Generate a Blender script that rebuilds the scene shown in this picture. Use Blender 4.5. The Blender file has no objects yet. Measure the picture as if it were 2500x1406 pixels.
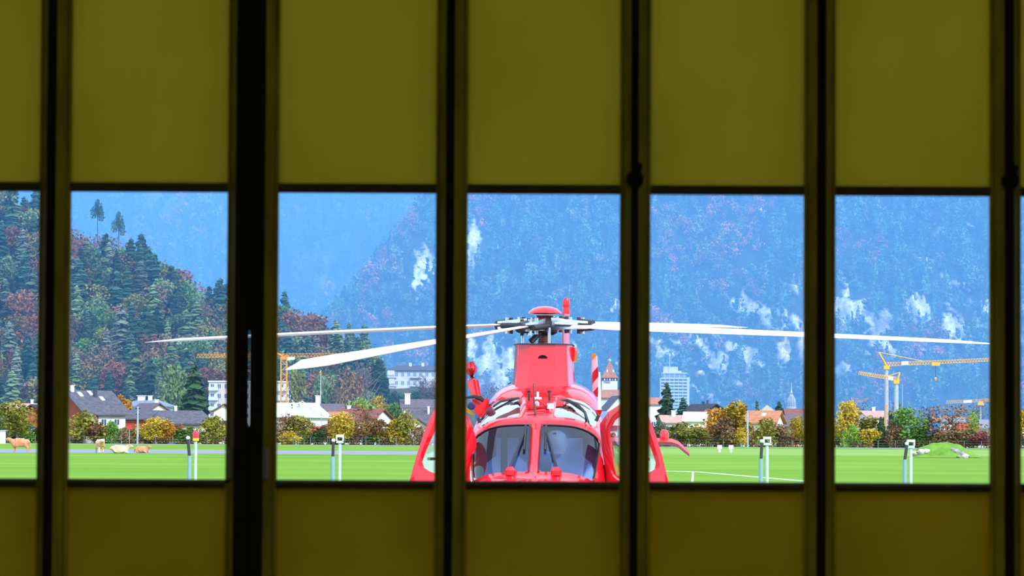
import bpy, bmesh, math, random
import numpy as np
from mathutils import Vector, Matrix

# ------------------------------------------------------------------ camera, sky, sun, exposure
FPX = 8560.0                      # focal length in pixels of the 2500 x 1406 frame
CAMZ = 1.92
PITCH = math.atan((1064 - 703) / FPX)
ROLL = math.radians(0.30)
scene = bpy.context.scene
col = scene.collection
_f = Vector((0, math.cos(PITCH), math.sin(PITCH)))
_u0 = Vector((0, -math.sin(PITCH), math.cos(PITCH)))
_r0 = Vector((1, 0, 0))
_r = _r0 * math.cos(ROLL) + _u0 * math.sin(ROLL)
_u = _u0 * math.cos(ROLL) - _r0 * math.sin(ROLL)
CAM = Vector((0, 0, CAMZ))
cd = bpy.data.cameras.new('camera')
cam = bpy.data.objects.new('camera', cd)
col.objects.link(cam)
cd.sensor_width = 36.0
cd.lens = FPX / 2500 * 36.0
cd.clip_end = 30000
cd.clip_start = 0.05
cam.matrix_world = Matrix(((_r.x, _u.x, -_f.x, 0), (_r.y, _u.y, -_f.y, 0), (_r.z, _u.z, -_f.z, CAMZ), (0, 0, 0, 1)))
cd.dof.use_dof = True
cd.dof.focus_distance = 75.0
cd.dof.aperture_fstop = 12.5
scene.camera = cam

world = bpy.data.worlds.new('overcast_sky')
scene.world = world
world.use_nodes = True
bg = world.node_tree.nodes['Background']
bg.inputs[0].default_value = (0.66, 0.83, 1.08, 1)
bg.inputs[1].default_value = 1.85

sd = bpy.data.lights.new('sun', 'SUN')
sd.energy = 3.0
sd.angle = math.radians(8)
sd.color = (1.0, 0.95, 0.88)
sun = bpy.data.objects.new('sun', sd)
col.objects.link(sun)
sun.rotation_euler = Vector((-0.55, 0.75, -0.62)).to_track_quat('-Z', 'Y').to_euler()

vs = scene.view_settings
vs.view_transform = 'Standard'
vs.look = 'None'
vs.exposure = 0.35
vs.gamma = 1.0
vs.use_curve_mapping = False
scene.cycles.max_bounces = 6
scene.cycles.diffuse_bounces = 2
scene.cycles.glossy_bounces = 3
scene.cycles.transmission_bounces = 4
scene.cycles.transparent_max_bounces = 12
scene.cycles.volume_bounces = 2
scene.cycles.caustics_reflective = False
scene.cycles.caustics_refractive = False

rng = random.Random(7)
NR = np.random.RandomState(11)


def ray(px, py):
    return (_r * (px - 1250) + _u * (703 - py) + _f * FPX).normalized()


def P(px, py, Y):
    """point seen at a pixel, standing at distance Y"""
    d = ray(px, py)
    return CAM + d * (Y / d.y)


def zpx(px, py, Y):
    return P(px, py, Y).z


def G(px, Y, z=0.0):
    """ground-level point in the column px at distance Y"""
    p = P(px, 1064, Y)
    return Vector((p.x, Y, z))


def ppm(Y):
    return FPX / Y


def proj(x, y, z):
    """numpy: world -> pixel (to read positions off the photograph)"""
    dx, dy, dz = x, y, z - CAMZ
    a = dx * _r.x + dy * _r.y + dz * _r.z
    b = dx * _u.x + dy * _u.y + dz * _u.z
    c = dx * _f.x + dy * _f.y + dz * _f.z
    return 1250 + FPX * a / c, 703 - FPX * b / c


# ------------------------------------------------------------------ materials
MATS = {}


def nodes_of(name):
    m = bpy.data.materials.new(name)
    m.use_nodes = True
    nt = m.node_tree
    return m, nt, nt.nodes['Principled BSDF']


def mat(name, c, rough=0.6, metal=0.0, c2=None, scale=4.0, coat=0.0, bump=0.0, spec=None, stretch=None, rnd=0.0, lo=0.35, hi=0.65, detail=4):
    if name in MATS:
        return MATS[name]
    m, nt, b = nodes_of(name)
    b.inputs['Roughness'].default_value = rough
    b.inputs['Metallic'].default_value = metal
    if spec is not None:
        b.inputs['Specular IOR Level'].default_value = spec
    if coat:
        b.inputs['Coat Weight'].default_value = coat
        b.inputs['Coat Roughness'].default_value = 0.05
        b.inputs['Coat IOR'].default_value = 1.68
    b.inputs['Base Color'].default_value = (*c, 1)
    if c2 is not None or bump:
        tc = nt.nodes.new('ShaderNodeTexCoord')
        mp = nt.nodes.new('ShaderNodeMapping')
        if stretch:
            mp.inputs['Scale'].default_value = stretch
        nz = nt.nodes.new('ShaderNodeTexNoise')
        nz.inputs['Scale'].default_value = scale
        nz.inputs['Detail'].default_value = detail
        nt.links.new(tc.outputs['Object'], mp.inputs[0])
        nt.links.new(mp.outputs[0], nz.inputs['Vector'])
        src = nz.outputs['Fac']
        if rnd:
            oi = nt.nodes.new('ShaderNodeObjectInfo')
            ma = nt.nodes.new('ShaderNodeMath')
            ma.operation = 'MULTIPLY_ADD'
            nt.links.new(oi.outputs['Random'], ma.inputs[0])
            ma.inputs[1].default_value = rnd
            sb = nt.nodes.new('ShaderNodeMath')
            sb.operation = 'SUBTRACT'
            nt.links.new(src, sb.inputs[0])
            sb.inputs[1].default_value = rnd / 2
            nt.links.new(sb.outputs[0], ma.inputs[2])
            src = ma.outputs[0]
        if c2 is not None:
            cr = nt.nodes.new('ShaderNodeValToRGB')
            cr.color_ramp.elements[0].position = lo
            cr.color_ramp.elements[1].position = hi
            cr.color_ramp.elements[0].color = (*c, 1)
            cr.color_ramp.elements[1].color = (*c2, 1)
            nt.links.new(src, cr.inputs[0])
            nt.links.new(cr.outputs[0], b.inputs['Base Color'])
        if bump:
            bp = nt.nodes.new('ShaderNodeBump')
            bp.inputs['Strength'].default_value = bump
            nt.links.new(nz.outputs['Fac'], bp.inputs['Height'])
            nt.links.new(bp.outputs[0], b.inputs['Normal'])
    MATS[name] = m
    return m


def glass_mat(name, tint, gloss=0.10, rough=0.02, ior=1.5):
    m = bpy.data.materials.new(name)
    m.use_nodes = True
    nt = m.node_tree
    nt.nodes.clear()
    out = nt.nodes.new('ShaderNodeOutputMaterial')
    tr = nt.nodes.new('ShaderNodeBsdfTransparent')
    tr.inputs[0].default_value = (*tint, 1)
    gl = nt.nodes.new('ShaderNodeBsdfGlossy')
    gl.inputs['Roughness'].default_value = rough
    fr = nt.nodes.new('ShaderNodeFresnel')
    fr.inputs[0].default_value = ior
    ad = nt.nodes.new('ShaderNodeMath')
    ad.operation = 'ADD'
    ad.use_clamp = True
    ad.inputs[1].default_value = gloss
    nt.links.new(fr.outputs[0], ad.inputs[0])
    mx = nt.nodes.new('ShaderNodeMixShader')
    nt.links.new(ad.outputs[0], mx.inputs[0])
    nt.links.new(tr.outputs[0], mx.inputs[1])
    nt.links.new(gl.outputs[0], mx.inputs[2])
    nt.links.new(mx.outputs[0], out.inputs[0])
    MATS[name] = m
    return m


def attr_mat(name, rough=0.85, nscale=0.0, amt=0.35):
    """colour read from the mesh's own colour attribute, with fine procedural grain"""
    m, nt, b = nodes_of(name)
    b.inputs['Roughness'].default_value = rough
    b.inputs['Specular IOR Level'].default_value = 0.1
    at = nt.nodes.new('ShaderNodeAttribute')
    at.attribute_name = 'Col'
    if nscale:
        tc = nt.nodes.new('ShaderNodeTexCoord')
        nz = nt.nodes.new('ShaderNodeTexNoise')
        nz.inputs['Scale'].default_value = nscale
        nz.inputs['Detail'].default_value = 6
        nz.inputs['Roughness'].default_value = 0.7
        nt.links.new(tc.outputs['Object'], nz.inputs['Vector'])
        mr = nt.nodes.new('ShaderNodeMapRange')
        mr.inputs['From Min'].default_value = 0.3
        mr.inputs['From Max'].default_value = 0.7
        mr.inputs['To Min'].default_value = 1 - amt
        mr.inputs['To Max'].default_value = 1 + amt
        nt.links.new(nz.outputs['Fac'], mr.inputs[0])
        mx = nt.nodes.new('ShaderNodeVectorMath')
        mx.operation = 'SCALE'
        nt.links.new(at.outputs['Color'], mx.inputs[0])
        nt.links.new(mr.outputs[0], mx.inputs['Scale'])
        nt.links.new(mx.outputs[0], b.inputs['Base Color'])
    else:
        nt.links.new(at.outputs['Color'], b.inputs['Base Color'])
    MATS[name] = m
    return m


# ------------------------------------------------------------------ mesh helpers
class MB:
    def __init__(s):
        s.v = []
        s.f = []

    def add(s, vs_, fs_):
        o = len(s.v)
        s.v += [tuple(p) for p in vs_]
        s.f += [tuple(i + o for i in f) for f in fs_]
        return s

    def box(s, x0, x1, y0, y1, z0, z1):
        return s.add([(x0, y0, z0), (x1, y0, z0), (x1, y1, z0), (x0, y1, z0), (x0, y0, z1), (x1, y0, z1), (x1, y1, z1), (x0, y1, z1)],
                     [(0, 3, 2, 1), (4, 5, 6, 7), (0, 1, 5, 4), (1, 2, 6, 5), (2, 3, 7, 6), (3, 0, 4, 7)])

    def tube(s, pts, r, n=8, cap=True, sq=1.0):
        pts = [Vector(p) for p in pts]
        rs = r if isinstance(r, (list, tuple)) else [r] * len(pts)
        vs_, fs_ = [], []
        for i, p in enumerate(pts):
            t = (pts[min(i + 1, len(pts) - 1)] - pts[max(i - 1, 0)]).normalized()
            a = Vector((0, 0, 1)) if abs(t.z) < 0.9 else Vector((0, 1, 0))
            x = t.cross(a).normalized()
            y = x.cross(t)
            for k in range(n):
                an = 2 * math.pi * (k + 0.5) / n
                vs_.append(p + x * math.cos(an) * rs[i] + y * math.sin(an) * rs[i] * sq)
        for i in range(len(pts) - 1):
            for k in range(n):
                fs_.append((i * n + k, i * n + (k + 1) % n, (i + 1) * n + (k + 1) % n, (i + 1) * n + k))
        if cap:
            fs_.append(tuple(range(n - 1, -1, -1)))
            fs_.append(tuple((len(pts) - 1) * n + k for k in range(n)))
        return s.add(vs_, fs_)

    def lathe(s, prof, n=16, c=(0, 0, 0), axis='z'):
        vs_, fs_ = [], []
        for (r, h) in prof:
            for k in range(n):
                a = 2 * math.pi * k / n
                p = (r * math.cos(a), r * math.sin(a), h)
                if axis == 'y':
                    p = (p[0], p[2], p[1])
                elif axis == 'x':
                    p = (p[2], p[0], p[1])
                vs_.append((p[0] + c[0], p[1] + c[1], p[2] + c[2]))
        for i in range(len(prof) - 1):
            for k in range(n):
                fs_.append((i * n + k, i * n + (k + 1) % n, (i + 1) * n + (k + 1) % n, (i + 1) * n + k))
        fs_.append(tuple(range(n - 1, -1, -1)))
        fs_.append(tuple((len(prof) - 1) * n + k for k in range(n)))
        return s.add(vs_, fs_)

    def loft(s, rings, close=True, cap=True):
        n = len(rings[0])
        vs_ = [p for r in rings for p in r]
        fs_ = []
        for i in range(len(rings) - 1):
            for k in range(n if close else n - 1):
                fs_.append((i * n + k, i * n + (k + 1) % n, (i + 1) * n + (k + 1) % n, (i + 1) * n + k))
        if cap:
            fs_.append(tuple(range(n - 1, -1, -1)))
            fs_.append(tuple((len(rings) - 1) * n + k for k in range(n)))
        return s.add(vs_, fs_)

    def quad(s, a, b, c, d):
        return s.add([a, b, c, d], [(0, 1, 2, 3)])

    def slab(s, pts, off):
        """polygon pts extruded by the vector off"""
        n = len(pts)
        o = Vector(off)
        a = [Vector(p) for p in pts]
        return s.add(a + [p + o for p in a], [tuple(range(n - 1, -1, -1)), tuple(range(n, 2 * n))] + [(i, (i + 1) % n, n + (i + 1) % n, n + i) for i in range(n)])

    def mesh(s, name, material=None, smooth=False):
        me = bpy.data.meshes.new(name)
        me.from_pydata([tuple(p) for p in s.v], [], s.f)
        if material:
            me.materials.append(material)
        bm = bmesh.new()
        bm.from_mesh(me)
        bmesh.ops.recalc_face_normals(bm, faces=bm.faces)
        bm.to_mesh(me)
        bm.free()
        if smooth:
            me.shade_smooth()
            me.set_sharp_from_angle(angle=math.radians(smooth if smooth > 1 else 40))
        return me

    def build(s, name, material, parent=None, smooth=False):
        return link(name, s.mesh(name, material, smooth), parent)


def link(name, me, parent=None):
    o = bpy.data.objects.new(name, me)
    col.objects.link(o)
    if parent is not None:
        o.parent = parent
    return o


def tag(o, label=None, cat=None, group=None, kind=None):
    if label:
        o['label'] = label
    if cat:
        o['category'] = cat
    if group:
        o['group'] = group
    if kind:
        o['kind'] = kind
    return o


def thing(name, label, cat, loc=(0, 0, 0), rz=0.0, group=None):
    o = bpy.data.objects.new(name, None)
    col.objects.link(o)
    o.location = loc
    o.rotation_euler = (0, 0, rz)
    o.empty_display_size = 0.3
    return tag(o, label, cat, group)


def copy_tree(o, parent=None):
    c = o.copy()
    col.objects.link(c)
    c.parent = parent
    for ch in list(o.children):
        copy_tree(ch, c)
    return c


def skin_mesh(name, nodes, edges, material, sub=2):
    """one continuous body grown over a skeleton: nodes = [(x, y, z, rx, ry)]"""
    me = bpy.data.meshes.new(name)
    me.from_pydata([n[:3] for n in nodes], edges, [])
    o = bpy.data.objects.new(name, me)
    col.objects.link(o)
    o.modifiers.new('skin', 'SKIN')
    sb = o.modifiers.new('sub', 'SUBSURF')
    sb.levels = sub
    sb.render_levels = sub
    sk = me.skin_vertices[0].data
    for i, n in enumerate(nodes):
        sk[i].radius = (n[3], n[4] if len(n) > 4 else n[3])
        sk[i].use_root = (i == 0)
    dg = bpy.context.evaluated_depsgraph_get()
    out = bpy.data.meshes.new_from_object(o.evaluated_get(dg))
    out.name = name
    bpy.data.objects.remove(o)
    out.materials.clear()
    out.materials.append(material)
    out.shade_smooth()
    return out


def text_mesh(body, size, material, depth=0.02):
    cu = bpy.data.curves.new('lettering', 'FONT')
    cu.body = body
    cu.size = size
    cu.extrude = depth
    cu.align_x = 'CENTER'
    o = bpy.data.objects.new('lettering', cu)
    col.objects.link(o)
    dg = bpy.context.evaluated_depsgraph_get()
    me = bpy.data.meshes.new_from_object(o.evaluated_get(dg))
    bpy.data.objects.remove(o)
    me.materials.clear()
    me.materials.append(material)
    return me


# value noise on numpy arrays
_T = np.random.RandomState(3).rand(512, 512)


def vnoise(x, y):
    xi = np.floor(x).astype(int)
    yi = np.floor(y).astype(int)
    fx = x - xi
    fy = y - yi
    fx = fx * fx * (3 - 2 * fx)
    fy = fy * fy * (3 - 2 * fy)
    a = _T[xi & 511, yi & 511]
    b = _T[(xi + 1) & 511, yi & 511]
    c = _T[xi & 511, (yi + 1) & 511]
    d = _T[(xi + 1) & 511, (yi + 1) & 511]
    return (a * (1 - fx) + b * fx) * (1 - fy) + (c * (1 - fx) + d * fx) * fy


def fbm(x, y, o=4):
    s = np.zeros_like(np.asarray(x, float))
    a = 0.5
    for i in range(o):
        s = s + a * vnoise(x + 37.1 * i, y + 11.7 * i)
        x = x * 2.03
        y = y * 2.03
        a *= 0.5
    return s


def grid_mesh(name, X, Y, Z, material, colors=None, smooth=True):
    ny, nx = X.shape
    me = bpy.data.meshes.new(name)
    v = np.stack([X, Y, Z], -1).reshape(-1, 3)
    i = np.arange(ny * nx).reshape(ny, nx)
    f = np.stack([i[:-1, :-1], i[:-1, 1:], i[1:, 1:], i[1:, :-1]], -1).reshape(-1, 4)
    np_mesh(me, v, f)
    me.materials.append(material)
    if colors is not None:
        set_col(me, colors.reshape(-1, 3))
    if smooth:
        me.shade_smooth()
    return me


def np_mesh(me, v, f):
    n = f.shape[1]
    me.vertices.add(len(v))
    me.vertices.foreach_set('co', np.ascontiguousarray(v, dtype=np.float32).ravel())
    me.loops.add(f.size)
    me.loops.foreach_set('vertex_index', np.ascontiguousarray(f, dtype=np.int32).ravel())
    me.polygons.add(len(f))
    me.polygons.foreach_set('loop_start', np.arange(0, f.size, n, dtype=np.int32))
    me.update(calc_edges=True)
    me.validate()


def set_col(me, c):
    a = me.color_attributes.new('Col', 'FLOAT_COLOR', 'POINT')
    c4 = np.ones((len(c), 4), dtype=np.float32)
    c4[:, :3] = c
    a.data.foreach_set('color', c4.ravel())


M_black = mat('black_paint', (0.004, 0.004, 0.004), 0.7, spec=0.1)
M_white = mat('white_paint', (0.82, 0.83, 0.84), 0.5, c2=(0.72, 0.73, 0.75), scale=1.5)
M_grey = mat('grey_metal', (0.32, 0.38, 0.44), 0.45, 0.2, c2=(0.42, 0.48, 0.55), scale=2)

# ------------------------------------------------------------------ the hangar we look out of
DY = 8.5                                   # the glazed door stands 8.5 m ahead
M_olive = mat('olive_frame_paint', (0.20, 0.18, 0.012), 0.7, c2=(0.34, 0.30, 0.02), scale=14, bump=0.4, spec=0.2, stretch=(1, 1, 0.35))
M_bar = mat('dark_brown_bar', (0.035, 0.026, 0.004), 0.7, c2=(0.055, 0.045, 0.006), scale=9, spec=0.1)
M_wallin = mat('hangar_panel', (0.10, 0.095, 0.08), 0.9, c2=(0.13, 0.12, 0.10), scale=1.2)
M_concrete = mat('concrete', (0.24, 0.23, 0.22), 0.85, c2=(0.33, 0.32, 0.30), scale=1.3)
M_clear = glass_mat('clear_glass', (0.985, 0.99, 0.99), 0.0, 0.01)


def frosted(name, c, c2):
    m = bpy.data.materials.new(name)
    m.use_nodes = True
    nt = m.node_tree
    nt.nodes.clear()
    out = nt.nodes.new('ShaderNodeOutputMaterial')
    tc = nt.nodes.new('ShaderNodeTexCoord')
    nz = nt.nodes.new('ShaderNodeTexNoise')
    nz.inputs['Scale'].default_value = 3.0
    nz.inputs['Detail'].default_value = 5
    cr = nt.nodes.new('ShaderNodeValToRGB')
    cr.color_ramp.elements[0].position = 0.35
    cr.color_ramp.elements[1].position = 0.65
    cr.color_ramp.elements[0].color = (*c, 1)
    cr.color_ramp.elements[1].color = (*c2, 1)
    tl = nt.nodes.new('ShaderNodeBsdfTranslucent')
    df = nt.nodes.new('ShaderNodeBsdfDiffuse')
    mx = nt.nodes.new('ShaderNodeMixShader')
    mx.inputs[0].default_value = 0.25
    nt.links.new(tc.outputs['Object'], nz.inputs['Vector'])
    nt.links.new(nz.outputs['Fac'], cr.inputs[0])
    nt.links.new(cr.outputs[0], tl.inputs[0])
    nt.links.new(cr.outputs[0], df.inputs[0])
    nt.links.new(tl.outputs[0], mx.inputs[1])
    nt.links.new(df.outputs[0], mx.inputs[2])
    nt.links.new(mx.outputs[0], out.inputs[0])
    return m


M_frost = frosted('yellow_frosted_pane', (0.160, 0.114, 0.005), (0.185, 0.132, 0.007))
M_frost2 = frosted('amber_frosted_pane', (0.098, 0.058, 0.001), (0.120, 0.070, 0.0015))


def X8(px):
    return P(px, 830, DY).x


def Z8(py):
    return P(1250, py, DY).z


TOP, CEIL = 4.35, 4.6
zt0, zt1 = Z8(473), Z8(451)                # upper glazing bar
zb0, zb1 = Z8(1194), Z8(1174)              # lower glazing bar
# posts: olive strip start, black start, black end, olive strip end (pixels at mid height)
POSTS = [(-1320 + k * 467, -1295 + k * 467, -1275 + k * 467, -1245 + k * 467) for k in range(2)] + [(-385, -360, -340, -310), (93, 117, 138, 170), (553, 577, 648, 678), (1062, 1087, 1108, 1140), (1512, 1537, 1556, 1587),
         (1962, 1990, 2012, 2039), (2416, 2446, 2469, 2492), (2868, 2896, 2919, 2945)] + [(3320 + k * 452, 3348 + k * 452, 3371 + k * 452, 3397 + k * 452) for k in range(3)]
MEET = 4
d1 = tag(bpy.data.objects.new('door_1', None), 'left leaf of the glazed hangar door with black posts', None, None, 'structure')
d2 = tag(bpy.data.objects.new('door_2', None), 'right leaf of the glazed hangar door with black posts', None, None, 'structure')
for d, px in ((d1, 130), (d2, 1540)):
    col.objects.link(d)
    d.location = (X8(px), DY, 0)


def on(d, mb, name, m, smooth=False):
    mb.v = [(p[0] - d.location.x, p[1] - DY, p[2]) for p in mb.v]
    return mb.build(name, m, d, smooth)


def strip(d, xe, xb, z0, z1):
    """slanted olive rebate between the glass edge xe and the black post edge xb, with a fine quirk line"""
    s = 1 if xb > xe else -1
    w = abs(xb - xe)
    prof = [(xe, DY + 0.012), (xe, DY - 0.006), (xe + s * w * 0.22, DY - 0.012), (xe + s * w * 0.26, DY - 0.006),
            (xe + s * w * 0.34, DY - 0.016), (xb, DY - 0.045), (xb, DY + 0.012)]
    mb = MB().loft([[(x, y, z0) for x, y in prof], [(x, y, z1) for x, y in prof]])
    return on(d, mb, 'frame_strip', M_olive)


for i, (a, b, c, e) in enumerate(POSTS):
    xa, xb, xc, xe = X8(a), X8(b), X8(c), X8(e)
    if i == MEET:                              # meeting stiles of the two leaves, with a hairline gap
        xm = X8(613)
        g = 0.0009
        th = 0.011
        on(d1, MB().box(xb, xm - th, DY - 0.055, DY + 0.05, 0, TOP).box(xm - th, xm - g, DY - 0.055, DY - 0.050, 0, TOP), 'stile', M_black)
        on(d2, MB().box(xm + th, xc, DY - 0.055, DY + 0.05, 0, TOP).box(xm + g, xm + th, DY - 0.055, DY - 0.050, 0, TOP), 'stile', M_black)
        on(d1, MB().box(xm - 0.016, xm + 0.016, DY + 0.0505, DY + 0.06, 0, Z8(1045)), 'cover_strip', M_black)  # added strips outside, blocking the gap's light except at mid height
        on(d1, MB().box(xm - 0.016, xm + 0.016, DY + 0.0505, DY + 0.06, Z8(808), TOP), 'cover_strip', M_black)
        strip(d1, xa, xb, 0.02, TOP)
        strip(d2, xe, xc, 0.02, TOP)
        for d, xx in ((d1, X8(567)), (d2, X8(654))):
            h = MB()
            h.box(xx - 0.006, xx + 0.006, DY - 0.062, DY - 0.047, Z8(1172), Z8(1096))
            h.box(xx - 0.004, xx + 0.004, DY - 0.05, DY - 0.03, Z8(1168), Z8(1156))
            h.box(xx - 0.004, xx + 0.004, DY - 0.05, DY - 0.03, Z8(1112), Z8(1100))
            tag(on(d, h, 'handle', mat('handle_metal', (0.10, 0.14, 0.16) if d is d2 else (0.05, 0.06, 0.05), 0.5, 0.6)), 'grey metal pull handle')
        continue
    d = d1 if i < MEET else d2
    on(d, MB().box(xb, xc, DY - 0.055, DY + 0.05, 0, TOP), 'post', M_black)
    strip(d, xa, xb, 0.02, TOP)
    strip(d, xe, xc, 0.02, TOP)
    if i in (MEET + 2, MEET + 4):                         # lock casings on two posts
        lk = MB().lathe([(0.008, -0.026), (0.020, -0.020), (0.022, 0), (0.020, 0.012)], 14, ((xb + xc) / 2, DY - 0.06, Z8(440)), 'y')
        lk.tube([((xb + xc) / 2 + 0.004, DY - 0.075, Z8(440)), ((xb + xc) / 2 + 0.012, DY - 0.085, Z8(405))], 0.007, 8)
        on(d, lk, 'lock', M_black, 40)

for i in range(len(POSTS) - 1):
    x0, x1 = X8(POSTS[i][3]), X8(POSTS[i + 1][0])
    d = d1 if i < MEET else d2
    for (z0, z1) in ((zt0, zt1), (zb0, zb1), (0.02, 0.10), (TOP - 0.08, TOP)):
        zm = (z1 - z0)
        pr = [(DY + 0.012, z0), (DY - 0.012, z0), (DY - 0.028, z0 + zm * 0.3), (DY - 0.028, z0 + zm * 0.7), (DY - 0.012, z1), (DY + 0.012, z1)]
        on(d, MB().loft([[(x0, y, z) for y, z in pr], [(x1, y, z) for y, z in pr]]), 'glazing_bar', M_bar)
    on(d, MB().box(x0, x1, DY - 0.002, DY + 0.002, zb1, zt0), 'glass_pane', M_clear)
    on(d, MB().quad((x0, DY, zt1), (x1, DY, zt1), (x1, DY, TOP - 0.08), (x0, DY, TOP - 0.08)), 'frosted_pane', M_frost)
    on(d, MB().quad((x0, DY, 0.10), (x1, DY, 0.10), (x1, DY, zb0), (x0, DY, zb0)), 'frosted_pane', M_frost2)

# hangar shell around the camera
XL, XR, YB = X8(POSTS[0][0]), X8(POSTS[-1][3]), -5.0


def struct(name, mb, m, label=None):
    return tag(mb.build(name, m), label, None, None, 'structure')


struct('floor', MB().box(XL - 6, XR + 6, YB, DY + 0.3, -0.2, 0), M_concrete, 'dark concrete hangar floor')
struct('ceiling', MB().box(XL - 6, XR + 6, YB, DY + 0.3, CEIL, CEIL + 0.3), M_wallin, 'hangar ceiling')
struct('wall_back', MB().box(XL - 6, XR + 6, YB - 0.25, YB, -0.2, CEIL + 0.3), M_wallin, 'back wall of the hangar')
struct('wall_left', MB().box(XL - 6.25, XL - 6, YB - 0.25, DY + 0.3, -0.2, CEIL + 0.3), M_wallin, 'left wall of the hangar')
struct('wall_right', MB().box(XR + 6, XR + 6.25, YB - 0.25, DY + 0.3, -0.2, CEIL + 0.3), M_wallin, 'right wall of the hangar')
fw = MB()
fw.box(XL - 6, XL, DY - 0.08, DY + 0.15, 0, CEIL)
fw.box(XR, XR + 6, DY - 0.08, DY + 0.15, 0, CEIL)
fw.box(XL, XR, DY - 0.08, DY + 0.15, TOP, CEIL)
struct('wall_front', fw, mat('grey_cladding', (0.16, 0.17, 0.18), 0.7), 'front wall around the glazed hangar door')

# added fill lamp, unseen behind the camera, to brighten the door's frame strips
lp = thing('hangar_lamp', 'hanging lamp with metal shade under the hangar roof', 'lamp', (0.6, -1.2, CEIL))
MB().tube([(0, 0, 0), (0, 0, -0.5)], 0.01).build('rod', M_black, lp)
MB().lathe([(0.05, -0.45), (0.09, -0.5), (0.24, -0.68), (0.235, -0.68), (0.085, -0.51), (0.04, -0.46)], 20).build('shade', M_grey, lp, 40)
ld = bpy.data.lights.new('hangar_bulb', 'POINT')
ld.energy = 420
ld.shadow_soft_size = 0.06
ld.color = (1.0, 0.90, 0.62)
lo = bpy.data.objects.new('hangar_bulb', ld)
col.objects.link(lo)
lo.parent = lp
lo.location = (0, 0, -0.66)

# ------------------------------------------------------------------ the airfield
M_grass = mat('airfield_grass', (0.112, 0.245, 0.014), 0.9, c2=(0.180, 0.315, 0.032), scale=0.06, spec=0.05, stretch=(0.55, 1.0, 1), lo=0.3, hi=0.7, detail=8)
M_grass2 = mat('mown_strip_grass', (0.18, 0.31, 0.05), 0.9, c2=(0.25, 0.36, 0.10), scale=0.08, spec=0.05, stretch=(0.2, 1, 1))
M_runway = mat('runway_asphalt', (0.17, 0.18, 0.20), 0.85, c2=(0.24, 0.25, 0.27), scale=0.2)
M_soil = mat('valley_floor', (0.07, 0.09, 0.035), 0.95, c2=(0.12, 0.12, 0.05), scale=0.05)
struct('apron', MB().box(-60, 60, DY + 0.3, 62, -0.3, 0.0), M_concrete, 'concrete apron in front of the hangar')
struct('grass_field', MB().box(-600, 600, 62, 735, -0.3, 0.0), M_grass, 'wide flat green airfield grass')
struct('valley_floor', MB().box(-1500, 1500, 735, 5200, -0.3, 0.0), M_soil, 'valley floor under the village')
xr = G(1030, 380).x
struct('runway', MB().box(-420, xr, 345, 425, 0.0, 0.03), M_runway, 'grey asphalt runway strip across the grass')
struct('mown_strip', MB().box(xr + 2, 420, 370, 560, 0.0, 0.03), M_grass2, 'paler mown strip of grass')
struct('field_track', MB().box(-420, 160, 628, 655, 0.0, 0.03), M_runway, 'grey track along the field fence')
M_line = mat('white_line_paint', (0.78, 0.82, 0.78), 0.8)


def ground_line(name, a, b, w):
    def gp(px, py):
        d = ray(px, py)
        return CAM + d * (-CAMZ / d.z)
    p, q = gp(*a), gp(*b)
    t = (q - p).normalized()
    n = Vector((-t.y, t.x, 0)) * w
    struct(name, MB().slab([(p + n).to_tuple(), (q + n).to_tuple(), (q - n).to_tuple(), (p - n).to_tuple()], (0, 0, 0.02)), M_line, 'white painted line on the airfield grass')


ground_line('field_line', (1560, 1149), (1690, 1152), 0.30)
ground_line('field_line', (1692, 1152), (1690, 1176), 0.05)
ground_line('field_line', (1698, 1152), (2010, 1179), 0.12)

# ------------------------------------------------------------------ wooded hill on the left, mountains behind
def interp(px, pts):
    xs = [p[0] for p in pts]
    ys = [p[1] for p in pts]
    return np.interp(px, xs, ys)


HILL = [(-700, 430), (-200, 500), (0, 545), (100, 585), (200, 655), (300, 705), (430, 752), (550, 822), (690, 850), (770, 875), (860, 925), (930, 950),
        (1110, 952), (1180, 1005), (1270, 1066), (1500, 1075)]


def hill_z(X, Y):
    X = np.asarray(X, float)
    Y = np.asarray(Y, float)
    px = 1250 + FPX * X / Y
    hor = 1064 + (px - 1250) * math.tan(ROLL)
    Yr = np.maximum(Y, 1100)
    zr = np.maximum((hor - interp(px, HILL)) / FPX * np.minimum(Yr, 1260) + CAMZ, 0)
    zs = np.maximum(Y - 1075 + 40 * (fbm(X / 90, Y / 90, 3) - 0.45), 0) * 0.52
    k = 6.0
    z = -k * np.log(np.exp(-zr / k) + np.exp(-zs / k)) + k * math.log(2) * np.exp(-np.minimum(zr, zs) / k)
    return np.maximum(z, 0) + np.where(np.minimum(zr, zs) > 2, 4 * (fbm(X / 25, Y / 25, 3) - 0.45), 0)


M1R = [(600, 1050), (700, 930), (760, 840), (850, 745), (950, 620), (1000, 555), (1060, 470), (1110, 380), (1200, 300)]


def m1_z(X, Y):
    X = np.asarray(X, float)
    Y = np.asarray(Y, float)
    px = 1250 + FPX * X / Y
    yb = 2860 + 70 * (fbm(X / 260, Y * 0 + 3.3, 3) - 0.45) * 2
    spur = np.abs(((X + 0.55 * (Y - 2900)) / 150.0) % 2.0 - 1.0)
    z = np.maximum(Y - yb, 0) * 0.80 + 26 * (spur - 0.5) * np.clip((Y - yb) / 90, 0, 1)
    z = z + 22 * (fbm(X / 80, Y / 80, 4) - 0.47) * np.clip((Y - yb) / 60, 0, 1)
    hor = 1064 + (px - 1250) * math.tan(ROLL)
    zr = (hor - interp(px, M1R)) / FPX * np.clip(Y, 2860, 3200) + 4 * (fbm(X / 20, Y / 20, 2) - 0.4)
    return np.maximum(np.minimum(z, np.maximum(zr, 0)), 0)


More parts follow.
